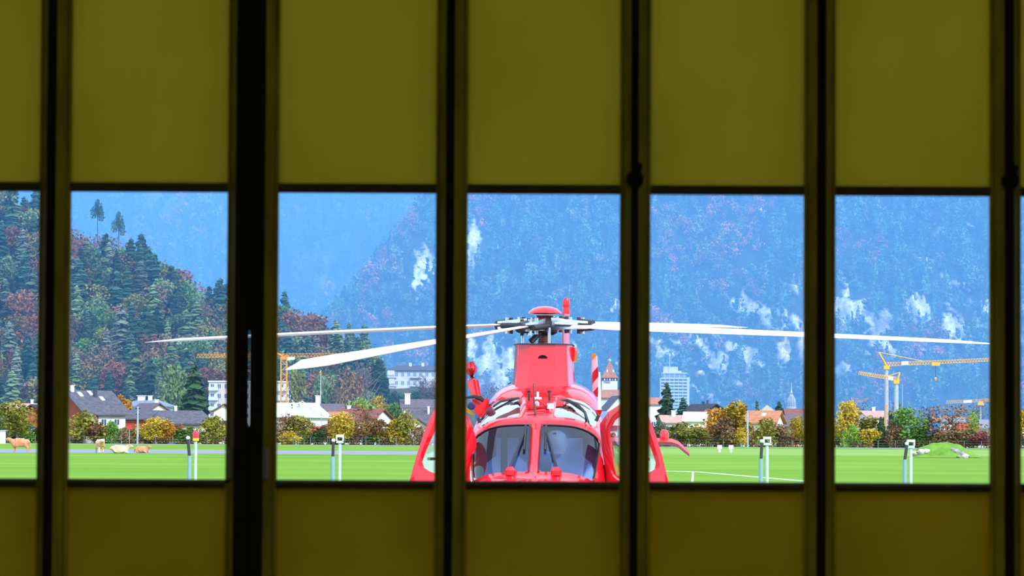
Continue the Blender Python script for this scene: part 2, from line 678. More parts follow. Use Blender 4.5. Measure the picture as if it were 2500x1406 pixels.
def m2_z(X, Y):
    yb = 4700 + 200 * (fbm(X / 500, X * 0 + 9.1, 3) - 0.45)
    return np.maximum(Y - yb, 0) * 0.85 + 60 * (fbm(X / 170, Y / 170, 4) - 0.45) * np.clip((Y - yb) / 100, 0, 1)


def blob(px, py, cx, cy, rx, ry, rot=0.0):
    c, s = math.cos(rot), math.sin(rot)
    dx, dy = px - cx, py - cy
    a = (dx * c + dy * s) / rx
    b = (-dx * s + dy * c) / ry
    return np.clip(1.35 - np.sqrt(a * a + b * b), 0, 1)


ROCKS = [(1032, 655, 38, 85, 0.25, 0.60), (1152, 600, 17, 95, 0.05, 0.55), (1213, 600, 12, 20, -0.5, 0.35), (1205, 890, 60, 75, 0.15, 0.66),
         (1152, 850, 22, 42, 0, 0.55), (1245, 860, 18, 22, 0, 0.35), (1500, 750, 12, 26, 0.4, 0.4), (1160, 748, 12, 28, 0.5, 0.35), (1395, 840, 16, 60, -0.4, 0.15),
         (1610, 880, 24, 55, -0.3, 0.36), (1640, 800, 60, 26, 0.3, 0.25), (1690, 835, 60, 22, 0.2, 0.28), (1820, 745, 50, 28, 0.35, 0.40), (1900, 790, 75, 34, 0.15, 0.50),
         (1755, 890, 60, 30, 0.6, 0.48), (1830, 868, 75, 20, 0.45, 0.72), (1912, 855, 36, 52, 0.1, 0.74), (1960, 850, 26, 50, 0, 0.55), (1720, 965, 62, 15, 0.62, 0.42), (1790, 930, 40, 14, 0.5, 0.3),
         (1840, 700, 60, 22, 0.3, 0.2), (2050, 770, 60, 45, 0.2, 0.45), (2150, 785, 70, 40, 0, 0.50), (2240, 760, 55, 42, 0.5, 0.42), (2340, 800, 85, 42, 0.1, 0.42), (2160, 850, 60, 30, 0.6, 0.46),
         (2270, 855, 55, 20, 0.3, 0.42), (2060, 905, 22, 36, 0, 0.38), (2250, 640, 40, 24, 0.7, 0.25), (2190, 655, 40, 18, 0, 0.22), (2330, 690, 50, 18, 0.5, 0.18), (2420, 760, 40, 60, 0, 0.3),
         (1560, 830, 30, 60, 0, 0.4), (2480, 800, 60, 60, 0, 0.35)]


def rock_mask(px, py, X, Z):
    n = fbm(X / 9, Z / 14, 4)
    n2 = fbm(X / 26 + 5, Z / 26, 3)
    n3 = 1 - np.abs(fbm(X / 5 + 3, Z / 9 + X / 11, 3) - 0.44) * 5
    m = np.clip((fbm(X / 11 + 8, Z / 9 + 2, 4) - 0.63 - 0.06 * (np.abs(px - 2000) > 480) - 0.10 * (np.abs(py - 800) > 110)) * 14, 0, 1) * (px > 1120)
    for (cx, cy, rx, ry, rot, w) in ROCKS:
        b = blob(px, py, cx, cy, rx, ry, rot)
        m = np.maximum(m, np.clip((b * (0.6 + w) + (n - 0.47) * 1.7 + (n2 - 0.45) * 0.7 - 0.62 - np.clip(0.35 - n3, 0, 0.5)) * 7, 0, 1) * (b > 0))
    return m


# left hill
gx, gy = np.meshgrid(np.arange(-420, 60, 5.0), np.arange(1060, 1420, 5.0))
gz = hill_z(gx, gy)
M_floor = mat('forest_floor', (0.035, 0.045, 0.020), 0.95, c2=(0.07, 0.06, 0.03), scale=0.15)
o = link('hillside', grid_mesh('hillside', gx, gy, gz - 0.05, M_floor))
tag(o, 'steep wooded hillside rising behind the village', None, None, 'structure')

# main mountain
gx, gy = np.meshgrid(np.arange(-330, 560, 1.9), np.concatenate([np.arange(2780, 3230, 1.9), np.arange(3230, 3800, 12)]))
gz = m1_z(gx, gy)
px, py = proj(gx, gy, gz)
rk = rock_mask(px, py, gx, gz)
rid = 1 - np.abs(fbm(gx / 10, gz / 14, 4) - 0.47) * 3
gy2 = gy - rk * (rid * 12 + 2)
gz2 = gz + rk * (fbm(gx / 5, gz / 6, 3) - 0.45) * 7
tone = 0.75 + 0.9 * (fbm(gx / 7, gz / 16, 4) - 0.47) * 2.2
warm = np.clip(blob(px, py, 1905, 850, 34, 50) * 1.3, 0, 1)[..., None]
rockc = (np.array([0.80, 0.80, 0.80]) * (1 - warm) + np.array([0.86, 0.72, 0.56]) * warm) * tone[..., None]
fl = np.array([0.040, 0.060, 0.030]) * (0.8 + 0.6 * fbm(gx / 12, gy / 12, 2))[..., None]
mc = np.clip(fl * (1 - rk[..., None]) + rockc * rk[..., None], 0.01, 0.9)
M_mtn = attr_mat('mountain_ground', 0.9, 0.25, 0.55)
o = link('mountain', grid_mesh('mountain', gx, gy2, gz2, M_mtn, mc, smooth=False))
tag(o, 'steep forested mountainside with pale rock faces', None, None, 'structure')

# far mountain in the haze
gx, gy = np.meshgrid(np.arange(-1100, 900, 16.0), np.arange(4550, 5900, 16.0))
gz = m2_z(gx, gy)
px, py = proj(gx, gy, gz)
n = np.clip((fbm(gx / 30, gz / 60, 4) - 0.60) * 9, 0, 1)[..., None] * 0.5
mc = np.array([0.05, 0.07, 0.04]) * (1 - n) + np.array([0.5, 0.5, 0.5]) * n
o = link('far_mountain', grid_mesh('far_mountain', gx, gy, gz, M_mtn, mc))
tag(o, 'far blue mountain slope fading in the haze', None, None, 'structure')

# valley haze: a real volume of thin blue air between the village and the slopes
hm = bpy.data.materials.new('blue_valley_haze')
hm.use_nodes = True
nt = hm.node_tree
nt.nodes.clear()
ho = nt.nodes.new('ShaderNodeOutputMaterial')
hs = nt.nodes.new('ShaderNodeVolumeScatter')
HAZE = 0.00039
HC = (0.20, 0.53, 1.0, 1)
hs.inputs['Color'].default_value = HC
hs.inputs['Density'].default_value = HAZE
hs.inputs['Anisotropy'].default_value = 0.0
ha = nt.nodes.new('ShaderNodeVolumeAbsorption')
ha.inputs['Color'].default_value = HC
ha.inputs['Density'].default_value = HAZE
hadd = nt.nodes.new('ShaderNodeAddShader')
nt.links.new(hs.outputs[0], hadd.inputs[0])
nt.links.new(ha.outputs[0], hadd.inputs[1])
nt.links.new(hadd.outputs[0], ho.inputs['Volume'])
hz = struct('valley_haze', MB().box(-1400, 1400, 742, 6200, -0.2, 480), hm, 'thin blue haze filling the valley')
hz['kind'] = 'stuff'
hz['category'] = 'haze'

# ------------------------------------------------------------------ trees
def leaf_quads(c, size, rs, up=0.35):
    """random leaf sprays: two crossed triangles' worth of quad at each centre"""
    n = len(c)
    d = rs.normal(size=(n, 3))
    d /= np.linalg.norm(d, axis=1)[:, None]
    e = rs.normal(size=(n, 3))
    e -= d * (d * e).sum(1)[:, None]
    e /= np.linalg.norm(e, axis=1)[:, None]
    s = size * (0.6 + 0.8 * rs.rand(n))[:, None]
    v = np.stack([c - d * s, c + e * s * 0.55, c + d * s, c - e * s * 0.55], 1).reshape(-1, 3)
    f = np.arange(4 * n).reshape(n, 4)
    return v, f


def crown_points(n, rs, lumps=9, shape='round'):
    """points through a lumpy crown, height 0.12..1, radius about 0.42"""
    L = []
    for i in range(lumps):
        t = rs.rand()
        h = 0.30 + 0.52 * t
        rr = {'round': 0.26, 'tall': 0.15, 'wide': 0.34, 'bush': 0.34}[shape] * math.sqrt(rs.rand()) * (1.15 - 0.7 * abs(t - 0.35))
        a = rs.rand() * 6.283
        L.append((rr * math.cos(a), rr * math.sin(a), h if shape != 'bush' else 0.12 + 0.66 * t, (0.15 + 0.10 * rs.rand()) * {'round': 1, 'tall': .75, 'wide': 1.1, 'bush': 1.15}[shape]))
    L.append((0, 0, 0.82, 0.17))
    L = np.array(L)
    k = rs.randint(0, len(L), n)
    d = rs.normal(size=(n, 3))
    d /= np.linalg.norm(d, axis=1)[:, None]
    r = L[k, 3] * (0.45 + 0.6 * rs.rand(n) ** 0.6)
    p = L[k, :3] + d * r[:, None]
    p[:, 2] = np.clip(p[:, 2], 0.02, 1.0)
    return p


def broad_crown(name, n, size, seed, shape='round', lumps=9):
    rs = np.random.RandomState(seed)
    v, f = leaf_quads(crown_points(n, rs, lumps, shape), size, rs)
    me = bpy.data.meshes.new(name)
    np_mesh(me, v, f)
    me.materials.append(None)
    return me


def trunk_mesh(name, seed, h=0.75, r=0.022, branches=7, spread=0.3):
    rs = random.Random(seed)
    mb = MB()
    mb.tube([(0, 0, -0.03), (0.01, 0, h * 0.4), (rs.uniform(-.02, .02), 0.01, h)], [r, r * 0.7, r * 0.2], 6)
    for i in range(branches):
        z = h * rs.uniform(0.25, 0.85)
        a = rs.uniform(0, 6.28)
        L = spread * rs.uniform(0.5, 1.0)
        p1 = (math.cos(a) * L * 0.5, math.sin(a) * L * 0.5, z + L * 0.35)
        p2 = (math.cos(a + .3) * L, math.sin(a + .3) * L, z + L * 0.85)
        mb.tube([(0, 0, z), p1, p2], [r * 0.4, r * 0.28, r * 0.1], 4)
    return mb.mesh(name, mat('bark', (0.10, 0.075, 0.055), 0.9, c2=(0.17, 0.14, 0.11), scale=3))


def conifer_crown(name, seed, tiers=16, per=11, r0=0.17, base=0.10, droop=0.35, dense=1.0, power=0.72):
    rs = np.random.RandomState(seed)
    V, Fc = [], []
    for i in range(tiers):
        t = i / tiers
        z = base + (0.98 - base) * t
        R = r0 * (1 - t) ** power * (0.8 + 0.35 * rs.rand()) + 0.012
        for k in range(max(4, int(per * (1 - 0.6 * t)))):
            a = rs.rand() * 6.283
            L = R * (0.75 + 0.4 * rs.rand())
            w = (0.035 + 0.22 * L) * dense
            ca, sa = math.cos(a), math.sin(a)
            zz = z + rs.uniform(-0.02, 0.02)
            nx, ny = -sa, ca
            b = len(V)
            V += [(0, 0, zz + 0.03), (ca * L * .55 + nx * w, sa * L * .55 + ny * w, zz - droop * L * .35), (ca * L, sa * L, zz - droop * L),
                  (ca * L * .55 - nx * w, sa * L * .55 - ny * w, zz - droop * L * .35 - 0.012)]
            Fc += [(b, b + 1, b + 2, b + 3)]
            b = len(V)
            V += [(ca * L * .25, sa * L * .25, zz + 0.01), (ca * L * .95, sa * L * .95, zz - droop * L * .8), (ca * L * .8, sa * L * .8, zz - droop * L - 0.035), (ca * L * .35, sa * L * .35, zz - 0.045)]
            Fc += [(b, b + 1, b + 2, b + 3)]
    V += [(0.008, 0, 0.9), (-0.008, 0.006, 0.9), (0, 0, 1.0), (-0.004, -0.008, 0.9)]
    b = len(V) - 4
    Fc += [(b, b + 1, b + 2, b + 3)]
    me = bpy.data.meshes.new(name)
    np_mesh(me, np.array(V), np.array(Fc))
    me.materials.append(None)
    return me


LEAF = {}
for nm, c, c2 in [('olive', (0.15, 0.15, 0.025), (0.27, 0.24, 0.04)), ('gold', (0.36, 0.24, 0.02), (0.56, 0.38, 0.04)), ('orange', (0.42, 0.17, 0.02), (0.55, 0.28, 0.05)),
                  ('rust', (0.20, 0.075, 0.035), (0.34, 0.14, 0.06)), ('brown', (0.16, 0.095, 0.05), (0.28, 0.17, 0.09)), ('green', (0.06, 0.14, 0.025), (0.13, 0.26, 0.05)),
                  ('lime', (0.20, 0.36, 0.04), (0.32, 0.50, 0.08)), ('dark', (0.018, 0.055, 0.022), (0.045, 0.10, 0.035)), ('teal', (0.025, 0.085, 0.05), (0.07, 0.16, 0.085)),
                  ('maroon', (0.12, 0.03, 0.04), (0.22, 0.06, 0.07)), ('red', (0.45, 0.03, 0.09), (0.62, 0.07, 0.14)), ('grey', (0.10, 0.13, 0.08), (0.20, 0.23, 0.15)),
                  ('bluegreen', (0.16, 0.27, 0.27), (0.30, 0.42, 0.42)), ('mauve', (0.11, 0.07, 0.08), (0.20, 0.14, 0.15)), ('sage', (0.10, 0.17, 0.06), (0.20, 0.29, 0.11))]:
    c, c2 = tuple(x * 0.85 for x in c), tuple(x * 1.05 for x in c2)
    LEAF[nm] = mat('foliage_' + nm, c, 0.8, c2=c2, scale=5, spec=0.15, rnd=0.35)

BROAD = [broad_crown('crown', 1500, 0.034, 20 + i, sh, lu) for i, (sh, lu) in enumerate([('round', 10), ('round', 12), ('tall', 9), ('wide', 12), ('round', 8), ('tall', 11)])]
BUSH = [broad_crown('crown', 1200, 0.045, 50 + i, 'bush', 9) for i in range(4)]
SPARSE = [broad_crown('crown', 520, 0.030, 70 + i, 'round', 9) for i in range(3)]
CONE = [conifer_crown('crown', 90 + i, 17, 12, r) for i, r in enumerate([0.17, 0.20, 0.15, 0.24])]
DENSE = conifer_crown('crown', 99, 34, 26, 0.235, 0.03, 0.5, 0.8, 0.55)
TRUNK = [trunk_mesh('trunk', 5 + i) for i in range(3)]
TRUNK_C = trunk_mesh('trunk', 9, 0.9, 0.014, 0)
TRUNK_B = trunk_mesh('trunk', 12, 0.82, 0.026, 22, 0.36)


def tree(name, label, cat, loc, h, w, crown, leaf, trunk, group=None, rz=None):
    """h metres tall, w metres wide; crown meshes are 1 m tall and about 0.8 m (broad) or 2*r0 (conifer) wide"""
    t = thing(name, label, cat, loc, rng.uniform(0, 6.28) if rz is None else rz, group)
    c = link('crown', crown, t)
    c.material_slots[0].link = 'OBJECT'
    c.material_slots[0].material = LEAF[leaf]
    c.scale = (w, w, h)
    if trunk is not None:
        k = link('trunk', trunk, t)
        k.scale = (h, h, h)
    return t


def tree_px(name, label, px, top, wpx, Y, leaf, kind='broad', z0=0.0, var=0, group=None, cat='tree'):
    h = zpx(px, top, Y) - z0
    w = wpx / ppm(Y)
    loc = G(px, Y, z0)
    if kind == 'broad':
        return tree(name, label, cat, loc, h, w / 0.66, BROAD[var % 6], leaf, TRUNK[var % 3], group)
    if kind == 'bush':
        return tree(name, label, cat, loc, h, w / 0.78, BUSH[var % 4], leaf, TRUNK[var % 3], group)
    if kind == 'sparse':
        return tree(name, label, cat, loc, h, w / 0.68, SPARSE[var % 3], leaf, TRUNK_B, group)
    if kind == 'cone':
        return tree(name, label, cat, loc, h, w / (1.7 * [0.17, 0.20, 0.15, 0.24][var % 4]), CONE[var % 4], leaf, TRUNK_C, group)
    if kind == 'dense':
        return tree(name, label, cat, loc, h, w / 0.42, DENSE, leaf, TRUNK_C, group)


# forest on the hillside: individual trees, nearest and largest in view
HK = [('dark_conifer', 'dark green conifer among the trees of the wooded hillside', 'cone', ['dark', 'teal', 'dark']),
      ('pale_conifer', 'pale green conifer among the trees of the wooded hillside', 'cone', ['teal', 'sage', 'grey']),
      ('green_tree', 'green broadleaf tree among the trees of the wooded hillside', 'broad', ['green', 'sage', 'olive']),
      ('rust_tree', 'rust red autumn tree among the trees of the wooded hillside', 'broad', ['rust', 'rust', 'brown']),
      ('brown_tree', 'brown half-bare autumn tree among the trees of the wooded hillside', 'sparse', ['brown', 'olive', 'rust'])]
LEAFN = {'dark': 'dark green', 'teal': 'blue-green', 'sage': 'pale green', 'grey': 'grey-green', 'green': 'green', 'olive': 'olive', 'rust': 'rust-red', 'orange': 'orange', 'maroon': 'maroon', 'brown': 'brown'}
cnt = 0
spots = []
tries = 0
hr = np.random.RandomState(5)
while cnt < 330 and tries < 9000:
    tries += 1
    pxx = hr.uniform(-60, 1000)
    Yt = 1078 + 170 * hr.rand() ** 1.1
    X = (pxx - 1250) / FPX * Yt
    z = float(hill_z(X, Yt))
    if z < 1.5 and Yt > 1100 and pxx > 700:
        continue
    zp = float(hill_z(X * 1.0, Yt + 10)) - z
    if zp < 0.6 and Yt > 1120:
        continue
    if pxx > 895:
        continue
    md = 5.6
    if any((X - a) ** 2 + (Yt - b) ** 2 < md * md for a, b in spots):
        continue
    spots.append((X, Yt))
    cnt += 1
    reds = float(vnoise(np.array([X / 22 + 9]), np.array([z / 14]))[0])
    q = hr.rand()
    k = (3 if q < 0.60 else 4 if q < .8 else 1) if reds > 0.67 else (0 if q < 0.30 else 1 if q < 0.55 else 2 if q < 0.80 else 4 if q < 0.93 else 3)
    nm, lb, kd, lv = HK[k]
    zone = 'left of the first door post' if pxx < 118 else 'in the left of the second pane' if pxx < 300 else 'in the middle of the second pane' if pxx < 430 else 'in the right of the second pane' if pxx < 577 else 'behind the wide door stile' if pxx < 700 else 'in the third pane'
    lvl = 'low on' if z < 14 else 'midway up' if z < 38 else 'high on'
    h = hr.uniform(11, 17) if kd != 'cone' else hr.uniform(13, 22)
    leaf = lv[hr.randint(3)]
    lb = '%s %s %s the hill %s' % (LEAFN[leaf], {'cone': 'conifer', 'broad': 'broadleaf tree', 'sparse': 'half-bare tree'}[kd], lvl, zone)
    loc = Vector((X, Yt, z))
    if kd == 'cone':
        i = hr.randint(4)
        tree(nm, lb, 'tree', loc, h, h * hr.uniform(1.15, 1.5), CONE[i], leaf, TRUNK_C, 'trees of the wooded hillside')
    elif kd == 'sparse':
        tree(nm, lb, 'tree', loc, h, h * hr.uniform(0.9, 1.25), SPARSE[hr.randint(3)], leaf, TRUNK_B, 'trees of the wooded hillside')
    else:
        tree(nm, lb, 'tree', loc, h, h * hr.uniform(0.95, 1.3), BROAD[hr.randint(6)], leaf, TRUNK[hr.randint(3)], 'trees of the wooded hillside')


def ridge_tree(name, label, px, top, wpx, leaf, kind, Y=1255, var=0, base=None):
    X = G(px, Y).x
    z = float(hill_z(X, Y)) if base is None else base
    return tree_px(name, label, px, top, wpx, Y, leaf, kind, z, var)


ridge_tree('ridge_spruce', 'big dark twin-topped spruce on the ridge of the left hill', 340, 565, 95, 'dark', 'cone', 1235, 3)
ridge_tree('ridge_spruce', 'slender dark spruce right of the big ridge spruce', 402, 640, 42, 'dark', 'cone', 1235, 2)
ridge_tree('ridge_spruce', 'dark spruce at the right end of the hill ridge', 508, 695, 50, 'dark', 'cone', 1235, 1)
ridge_tree('ridge_spruce', 'dark spruce beside the wide black door stile, over the yellow crane', 692, 705, 62, 'dark', 'cone', 1230, 3)
ridge_tree('ridge_pine', 'small twin-topped pine left of the orange autumn tree on the slope', 765, 775, 50, 'olive', 'cone', 1225, 3)
ridge_tree('orange_tree', 'orange autumn tree with dark branches above the yellow crane jib', 825, 822, 55, 'orange', 'sparse', 1210)
ridge_tree('orange_tree', 'small orange autumn tree beside the larger orange one', 860, 835, 32, 'rust', 'sparse', 1205, 1)
# two tall pines whose crowns stand clear above the ridge
for lb, px, top, bot in (('tall bare-stemmed pine, taller and left of two above the ridge', 232, 485, 540), ('tall bare-stemmed pine, lower and right of two above the ridge', 284, 515, 575)):
    Y = 1250
    X = G(px, Y).x
    z = float(hill_z(X, Y))
    t = thing('tall_pine', lb, 'tree', (X, Y, z), 0)
    h = zpx(px, top, Y) - z
    zb = zpx(px, bot, Y) - z
    c = link('crown', BUSH[0], t)
    c.material_slots[0].link = 'OBJECT'
    c.material_slots[0].material = LEAF['teal']
    c.location = (0, 0, zb)
    c.scale = (4.8, 4.8, h - zb)
    MB().tube([(0, 0, -0.5), (0.2, 0, h * 0.5), (0, 0, h * 0.95)], [0.3, 0.22, 0.1], 6).build('trunk', mat('bark', (0, 0, 0)), t)


# forest on the mountains: nobody could count it
def far_forest(name, label, zf, X0, X1, Y0, Y1, n, leaves, lsize, hmin, hmax, seed, rocky):
    rs = np.random.RandomState(seed)
    X = rs.uniform(X0, X1, n)
    Y = rs.uniform(Y0, Y1, n)
    z = zf(X, Y)
    px, py = proj(X, Y, z)
    ok = (z > 0.5) & (zf(X, Y + 6) - z > 0.4) & (py > 400) & (px > -150) & (px < 2650)
    if rocky:
        ok &= rock_mask(px, py, X, z) < 0.25
    X, Y, z, px, py = X[ok], Y[ok], z[ok], px[ok], py[ok]
    n = len(X)
    protos = []
    for i in range(8):
        r2 = np.random.RandomState(seed + 40 + i)
        if i % 2 == 0:
            c = crown_points(leaves, r2, 7, 'round')
            c[:, :2] *= 1.1
        else:
            t = r2.rand(leaves) ** 1.3
            a = r2.rand(leaves) * 6.283
            rr = 0.21 * (1 - t) * (0.5 + 0.5 * r2.rand(leaves))
            c = np.stack([rr * np.cos(a), rr * np.sin(a), 0.08 + 0.9 * t], 1)
        v, f = leaf_quads(c, lsize, r2)
        protos.append((v, f))
    pal = np.array([[0.03, 0.09, 0.045], [0.05, 0.14, 0.07], [0.10, 0.18, 0.08], [0.15, 0.17, 0.06], [0.30, 0.13, 0.07], [0.22, 0.12, 0.08], [0.16, 0.11, 0.10], [0.04, 0.10, 0.07]])
    aut = fbm(X / 60 + 4, z / 40, 3) + 0.16 * np.exp(-((px - 2150) / 260) ** 2 - ((py - 900) / 90) ** 2) + 0.2 * np.exp(-((px - 1900) / 50) ** 2 - ((py - 920) / 45) ** 2)
    V, Fc, C = [], [], []
    off = 0
    for i in range(n):
        con = rs.rand() < (0.55 if aut[i] < 0.5 else 0.25)
        v, f = protos[(rs.randint(4) * 2) + (1 if con else 0)]
        h = rs.uniform(hmin, hmax) * (1.15 if con else 0.9)
        a = rs.rand() * 6.283
        ca, sa = math.cos(a), math.sin(a)
        vv = v * h
        V.append(np.stack([vv[:, 0] * ca - vv[:, 1] * sa + X[i], vv[:, 0] * sa + vv[:, 1] * ca + Y[i], vv[:, 2] + z[i]], 1))
        Fc.append(f + off)
        off += len(v)
        if aut[i] > 0.55 and not con:
            p = pal[[3, 4, 4, 5, 6][rs.randint(5)]]
        else:
            p = pal[[0, 1, 2, 7, 1, 2, 3][rs.randint(7)]]
        C.append(np.tile(p * (1.0 + 1.5 * rs.rand() ** 1.5), (len(v), 1)))
    me = bpy.data.meshes.new(name)
    np_mesh(me, np.concatenate(V), np.concatenate(Fc))
    set_col(me, np.concatenate(C))
    me.materials.append(attr_mat(name + '_leaves', 0.85))
    o = link(name, me)
    tag(o, label, 'forest', None, 'stuff')
    return o


far_forest('mountain_forest', 'mixed autumn forest covering the rocky mountainside', m1_z, -330, 560, 2800, 3260, 7600, 70, 0.085, 11, 21, 21, True)
far_forest('far_forest', 'hazy forest covering the far blue mountain', m2_z, -760, 300, 4600, 5250, 5200, 30, 0.13, 16, 30, 33, False)

# ------------------------------------------------------------------ the village
M_cream = mat('cream_render', (0.74, 0.70, 0.58), 0.8, c2=(0.80, 0.77, 0.68), scale=0.6)
M_wwall = mat('white_render', (0.80, 0.80, 0.79), 0.8, c2=(0.74, 0.75, 0.76), scale=0.5)
M_gwall = mat('pale_green_render', (0.64, 0.65, 0.62), 0.8, c2=(0.70, 0.71, 0.68), scale=0.5)
M_pwall = mat('pink_render', (0.66, 0.55, 0.50), 0.8, c2=(0.70, 0.60, 0.56), scale=0.5)
M_redwood = mat('red_timber', (0.40, 0.07, 0.03), 0.75, c2=(0.27, 0.05, 0.025), scale=2.2, stretch=(4, 4, 0.2))
M_timber = mat('dark_timber', (0.05, 0.03, 0.03), 0.8, c2=(0.08, 0.05, 0.045), scale=2)
M_pane = mat('window_pane', (0.05, 0.08, 0.15), 0.12, spec=0.6)
M_pane2 = mat('blue_window_pane', (0.22, 0.36, 0.55), 0.15, spec=0.6)
M_frame = mat('window_frame', (0.80, 0.80, 0.80), 0.6)
ROOF = {k: mat('roof_' + k, tuple(x * (0.95 if k == 'white' else 0.8 if k in ('terracotta', 'pink', 'red') else 0.58) for x in c), 0.85, c2=tuple(x * (0.95 if k == 'white' else 0.8 if k in ('terracotta', 'pink', 'red') else 0.58) for x in c2), spec=0.2, scale=1.3, bump=0.3, stretch=(1, 1, 1)) for k, c, c2 in
        [('grey', (0.13, 0.13, 0.17), (0.20, 0.20, 0.25)), ('slate', (0.30, 0.36, 0.44), (0.38, 0.44, 0.52)), ('mauve', (0.19, 0.15, 0.19), (0.26, 0.21, 0.25)), ('brown', (0.17, 0.09, 0.08), (0.24, 0.13, 0.11)),
         ('terracotta', (0.48, 0.17, 0.09), (0.58, 0.26, 0.15)), ('pink', (0.58, 0.32, 0.26), (0.66, 0.40, 0.34)), ('redbrown', (0.30, 0.12, 0.10), (0.38, 0.17, 0.15)), ('white', (0.74, 0.78, 0.82), (0.82, 0.85, 0.88)),
         ('red', (0.50, 0.06, 0.04), (0.60, 0.10, 0.07)), ('cream', (0.62, 0.54, 0.36), (0.7, 0.62, 0.45)), ('dark', (0.06, 0.05, 0.07), (0.10, 0.08, 0.10))]}
WIN_CACHE = {}


def window(parent, x, z, w, h, face, off, pane=None, shutters=False):
    """a window part set in a wall: face 'f' (front), 'l' (left), 'r' (right); off = wall plane coordinate"""
    key = (round(w, 2), round(h, 2), (pane or M_pane).name, shutters)
    if key not in WIN_CACHE:
        fr = MB()
        t = 0.09
        fr.box(-w / 2, w / 2, -0.05, 0.04, 0, t)
        fr.box(-w / 2, w / 2, -0.05, 0.04, h - t, h)
        fr.box(-w / 2, -w / 2 + t, -0.05, 0.04, 0, h)
        fr.box(w / 2 - t, w / 2, -0.05, 0.04, 0, h)
        if w > 0.9:
            fr.box(-0.045, 0.045, -0.05, 0.04, 0, h)
        if shutters:
            fr.box(-w / 2 - w * .45, -w / 2 - 0.02, -0.06, 0.0, 0, h)
            fr.box(w / 2 + 0.02, w / 2 + w * .45, -0.06, 0.0, 0, h)
        WIN_CACHE[key] = (fr.mesh('window', M_timber if shutters else M_frame), MB().box(-w / 2 + 0.02, w / 2 - 0.02, -0.02, 0.02, 0.02, h - 0.02).mesh('pane', pane or M_pane))
    a, b = WIN_CACHE[key]
    o = link('window', a, parent)
    o.location = (x, off, z) if face == 'f' else ((off, x, z))
    o.rotation_euler = (0, 0, {'f': 0, 'l': -math.pi / 2, 'r': math.pi / 2}[face])
    link('pane', b, o)
    return o


def house(label, px0, px1, ridge, eave, Y, roof='grey', wall=None, orient='eave', yaw=0.0, depth=9.0, W=None, wins=(), chim=(), over=0.7, base=0.0, name='house', gablewall=None, sky=(), hip=0.0, cat='house', lwins=()):
    pc = (px0 + px1) / 2
    W = W or (px1 - px0) / ppm(Y)
    he = zpx(pc, eave, Y) - base
    hr = zpx(pc, ridge, Y) - base
    wall = wall or M_wwall
    t = thing(name, label, cat, G(pc, Y + depth / 2, base), math.radians(yaw))
    x0, x1, y0, y1 = -W / 2, W / 2, -depth / 2, depth / 2
    body = MB()
    if orient == 'eave':
        body.box(x0, x1, y0, y1, -0.1, he)
        if hip == 0:
            for xx, s in ((x0, 0.25), (x1, -0.25)):
                MB().slab([(xx, y0, he), (xx, y1, he), (xx, 0, hr - 0.15)], (s, 0, 0)).build('gable', gablewall or wall, t)
        th = 0.28
        k = (hr - he) / (depth / 2)
        rf = MB()
        for s in (-1, 1):
            ye = s * (depth / 2 + over)
            ze = he - over * k
            hx = hip
            rf.slab([(x0 - over, ye, ze), (x1 + over, ye, ze), (x1 + over - hx, 0, hr), (x0 - over + hx, 0, hr)], (0, 0, th))
        if hip:
            for s in (-1, 1):
                xe = s * (W / 2 + over)
                rf.slab([(xe, -depth / 2 - over, he - over * k), (xe, depth / 2 + over, he - over * k), (xe - s * hip, 0, hr)], (0, 0, th))
        rf.build('roof', ROOF[roof], t)

        def roofz(x, y):
            return hr - abs(y) * k + th
    else:
        body.box(x0, x1, y0, y1, -0.1, he)
        for yy, s in ((y0, 0.25), (y1, -0.25)):
            MB().slab([(x0, yy, he), (x1, yy, he), (0, yy, hr - 0.15)], (0, s, 0)).build('gable', gablewall or wall, t)
        th = 0.28
        k = (hr - he) / (W / 2)
        rf = MB()
        for s in (-1, 1):
            xe = s * (W / 2 + over)
            ze = he - over * k
            rf.slab([(xe, y0 - over, ze), (xe, y1 + over, ze), (0, y1 + over, hr), (0, y0 - over, hr)], (0, 0, th))
        rf.build('roof', ROOF[roof], t)

        def roofz(x, y):
            return hr - abs(x) * k + th
    body.build('wall', wall, t)
    for w in wins:                      # (x fraction, z, w, h [, shutters])
        window(t, w[0] * W, w[1], w[2], w[3], 'f', y0, shutters=len(w) > 4)
    for w in lwins:
        window(t, w[0] * depth, w[1], w[2], w[3], 'l', x0)
    for c in chim:                      # (x fraction, y fraction, w, h, material)
        x, y = c[0] * W, c[1] * depth
        z = roofz(x, y)
        mb = MB().box(x - c[2] / 2, x + c[2] / 2, y - c[2] / 2, y + c[2] / 2, z - 0.8, z + c[3])
        mb.box(x - c[2] * .65, x + c[2] * .65, y - c[2] * .65, y + c[2] * .65, z + c[3], z + c[3] + 0.14)
        mb.build('chimney', c[4] if len(c) > 4 else M_wwall, t)
    for c in sky:                       # roof lights on the front slope
        x, y, w, h = c[0] * W, c[1] * depth, c[2], c[3]
        za, zb = roofz(x, y - h / 2), roofz(x, y + h / 2)
        MB().slab([(x - w / 2, y - h / 2, za), (x + w / 2, y - h / 2, za), (x + w / 2, y + h / 2, zb), (x - w / 2, y + h / 2, zb)], (0, 0, 0.12)).build('roof_light', mat('roof_light_glass', (0.75, 0.8, 0.88), 0.15), t)
    return t


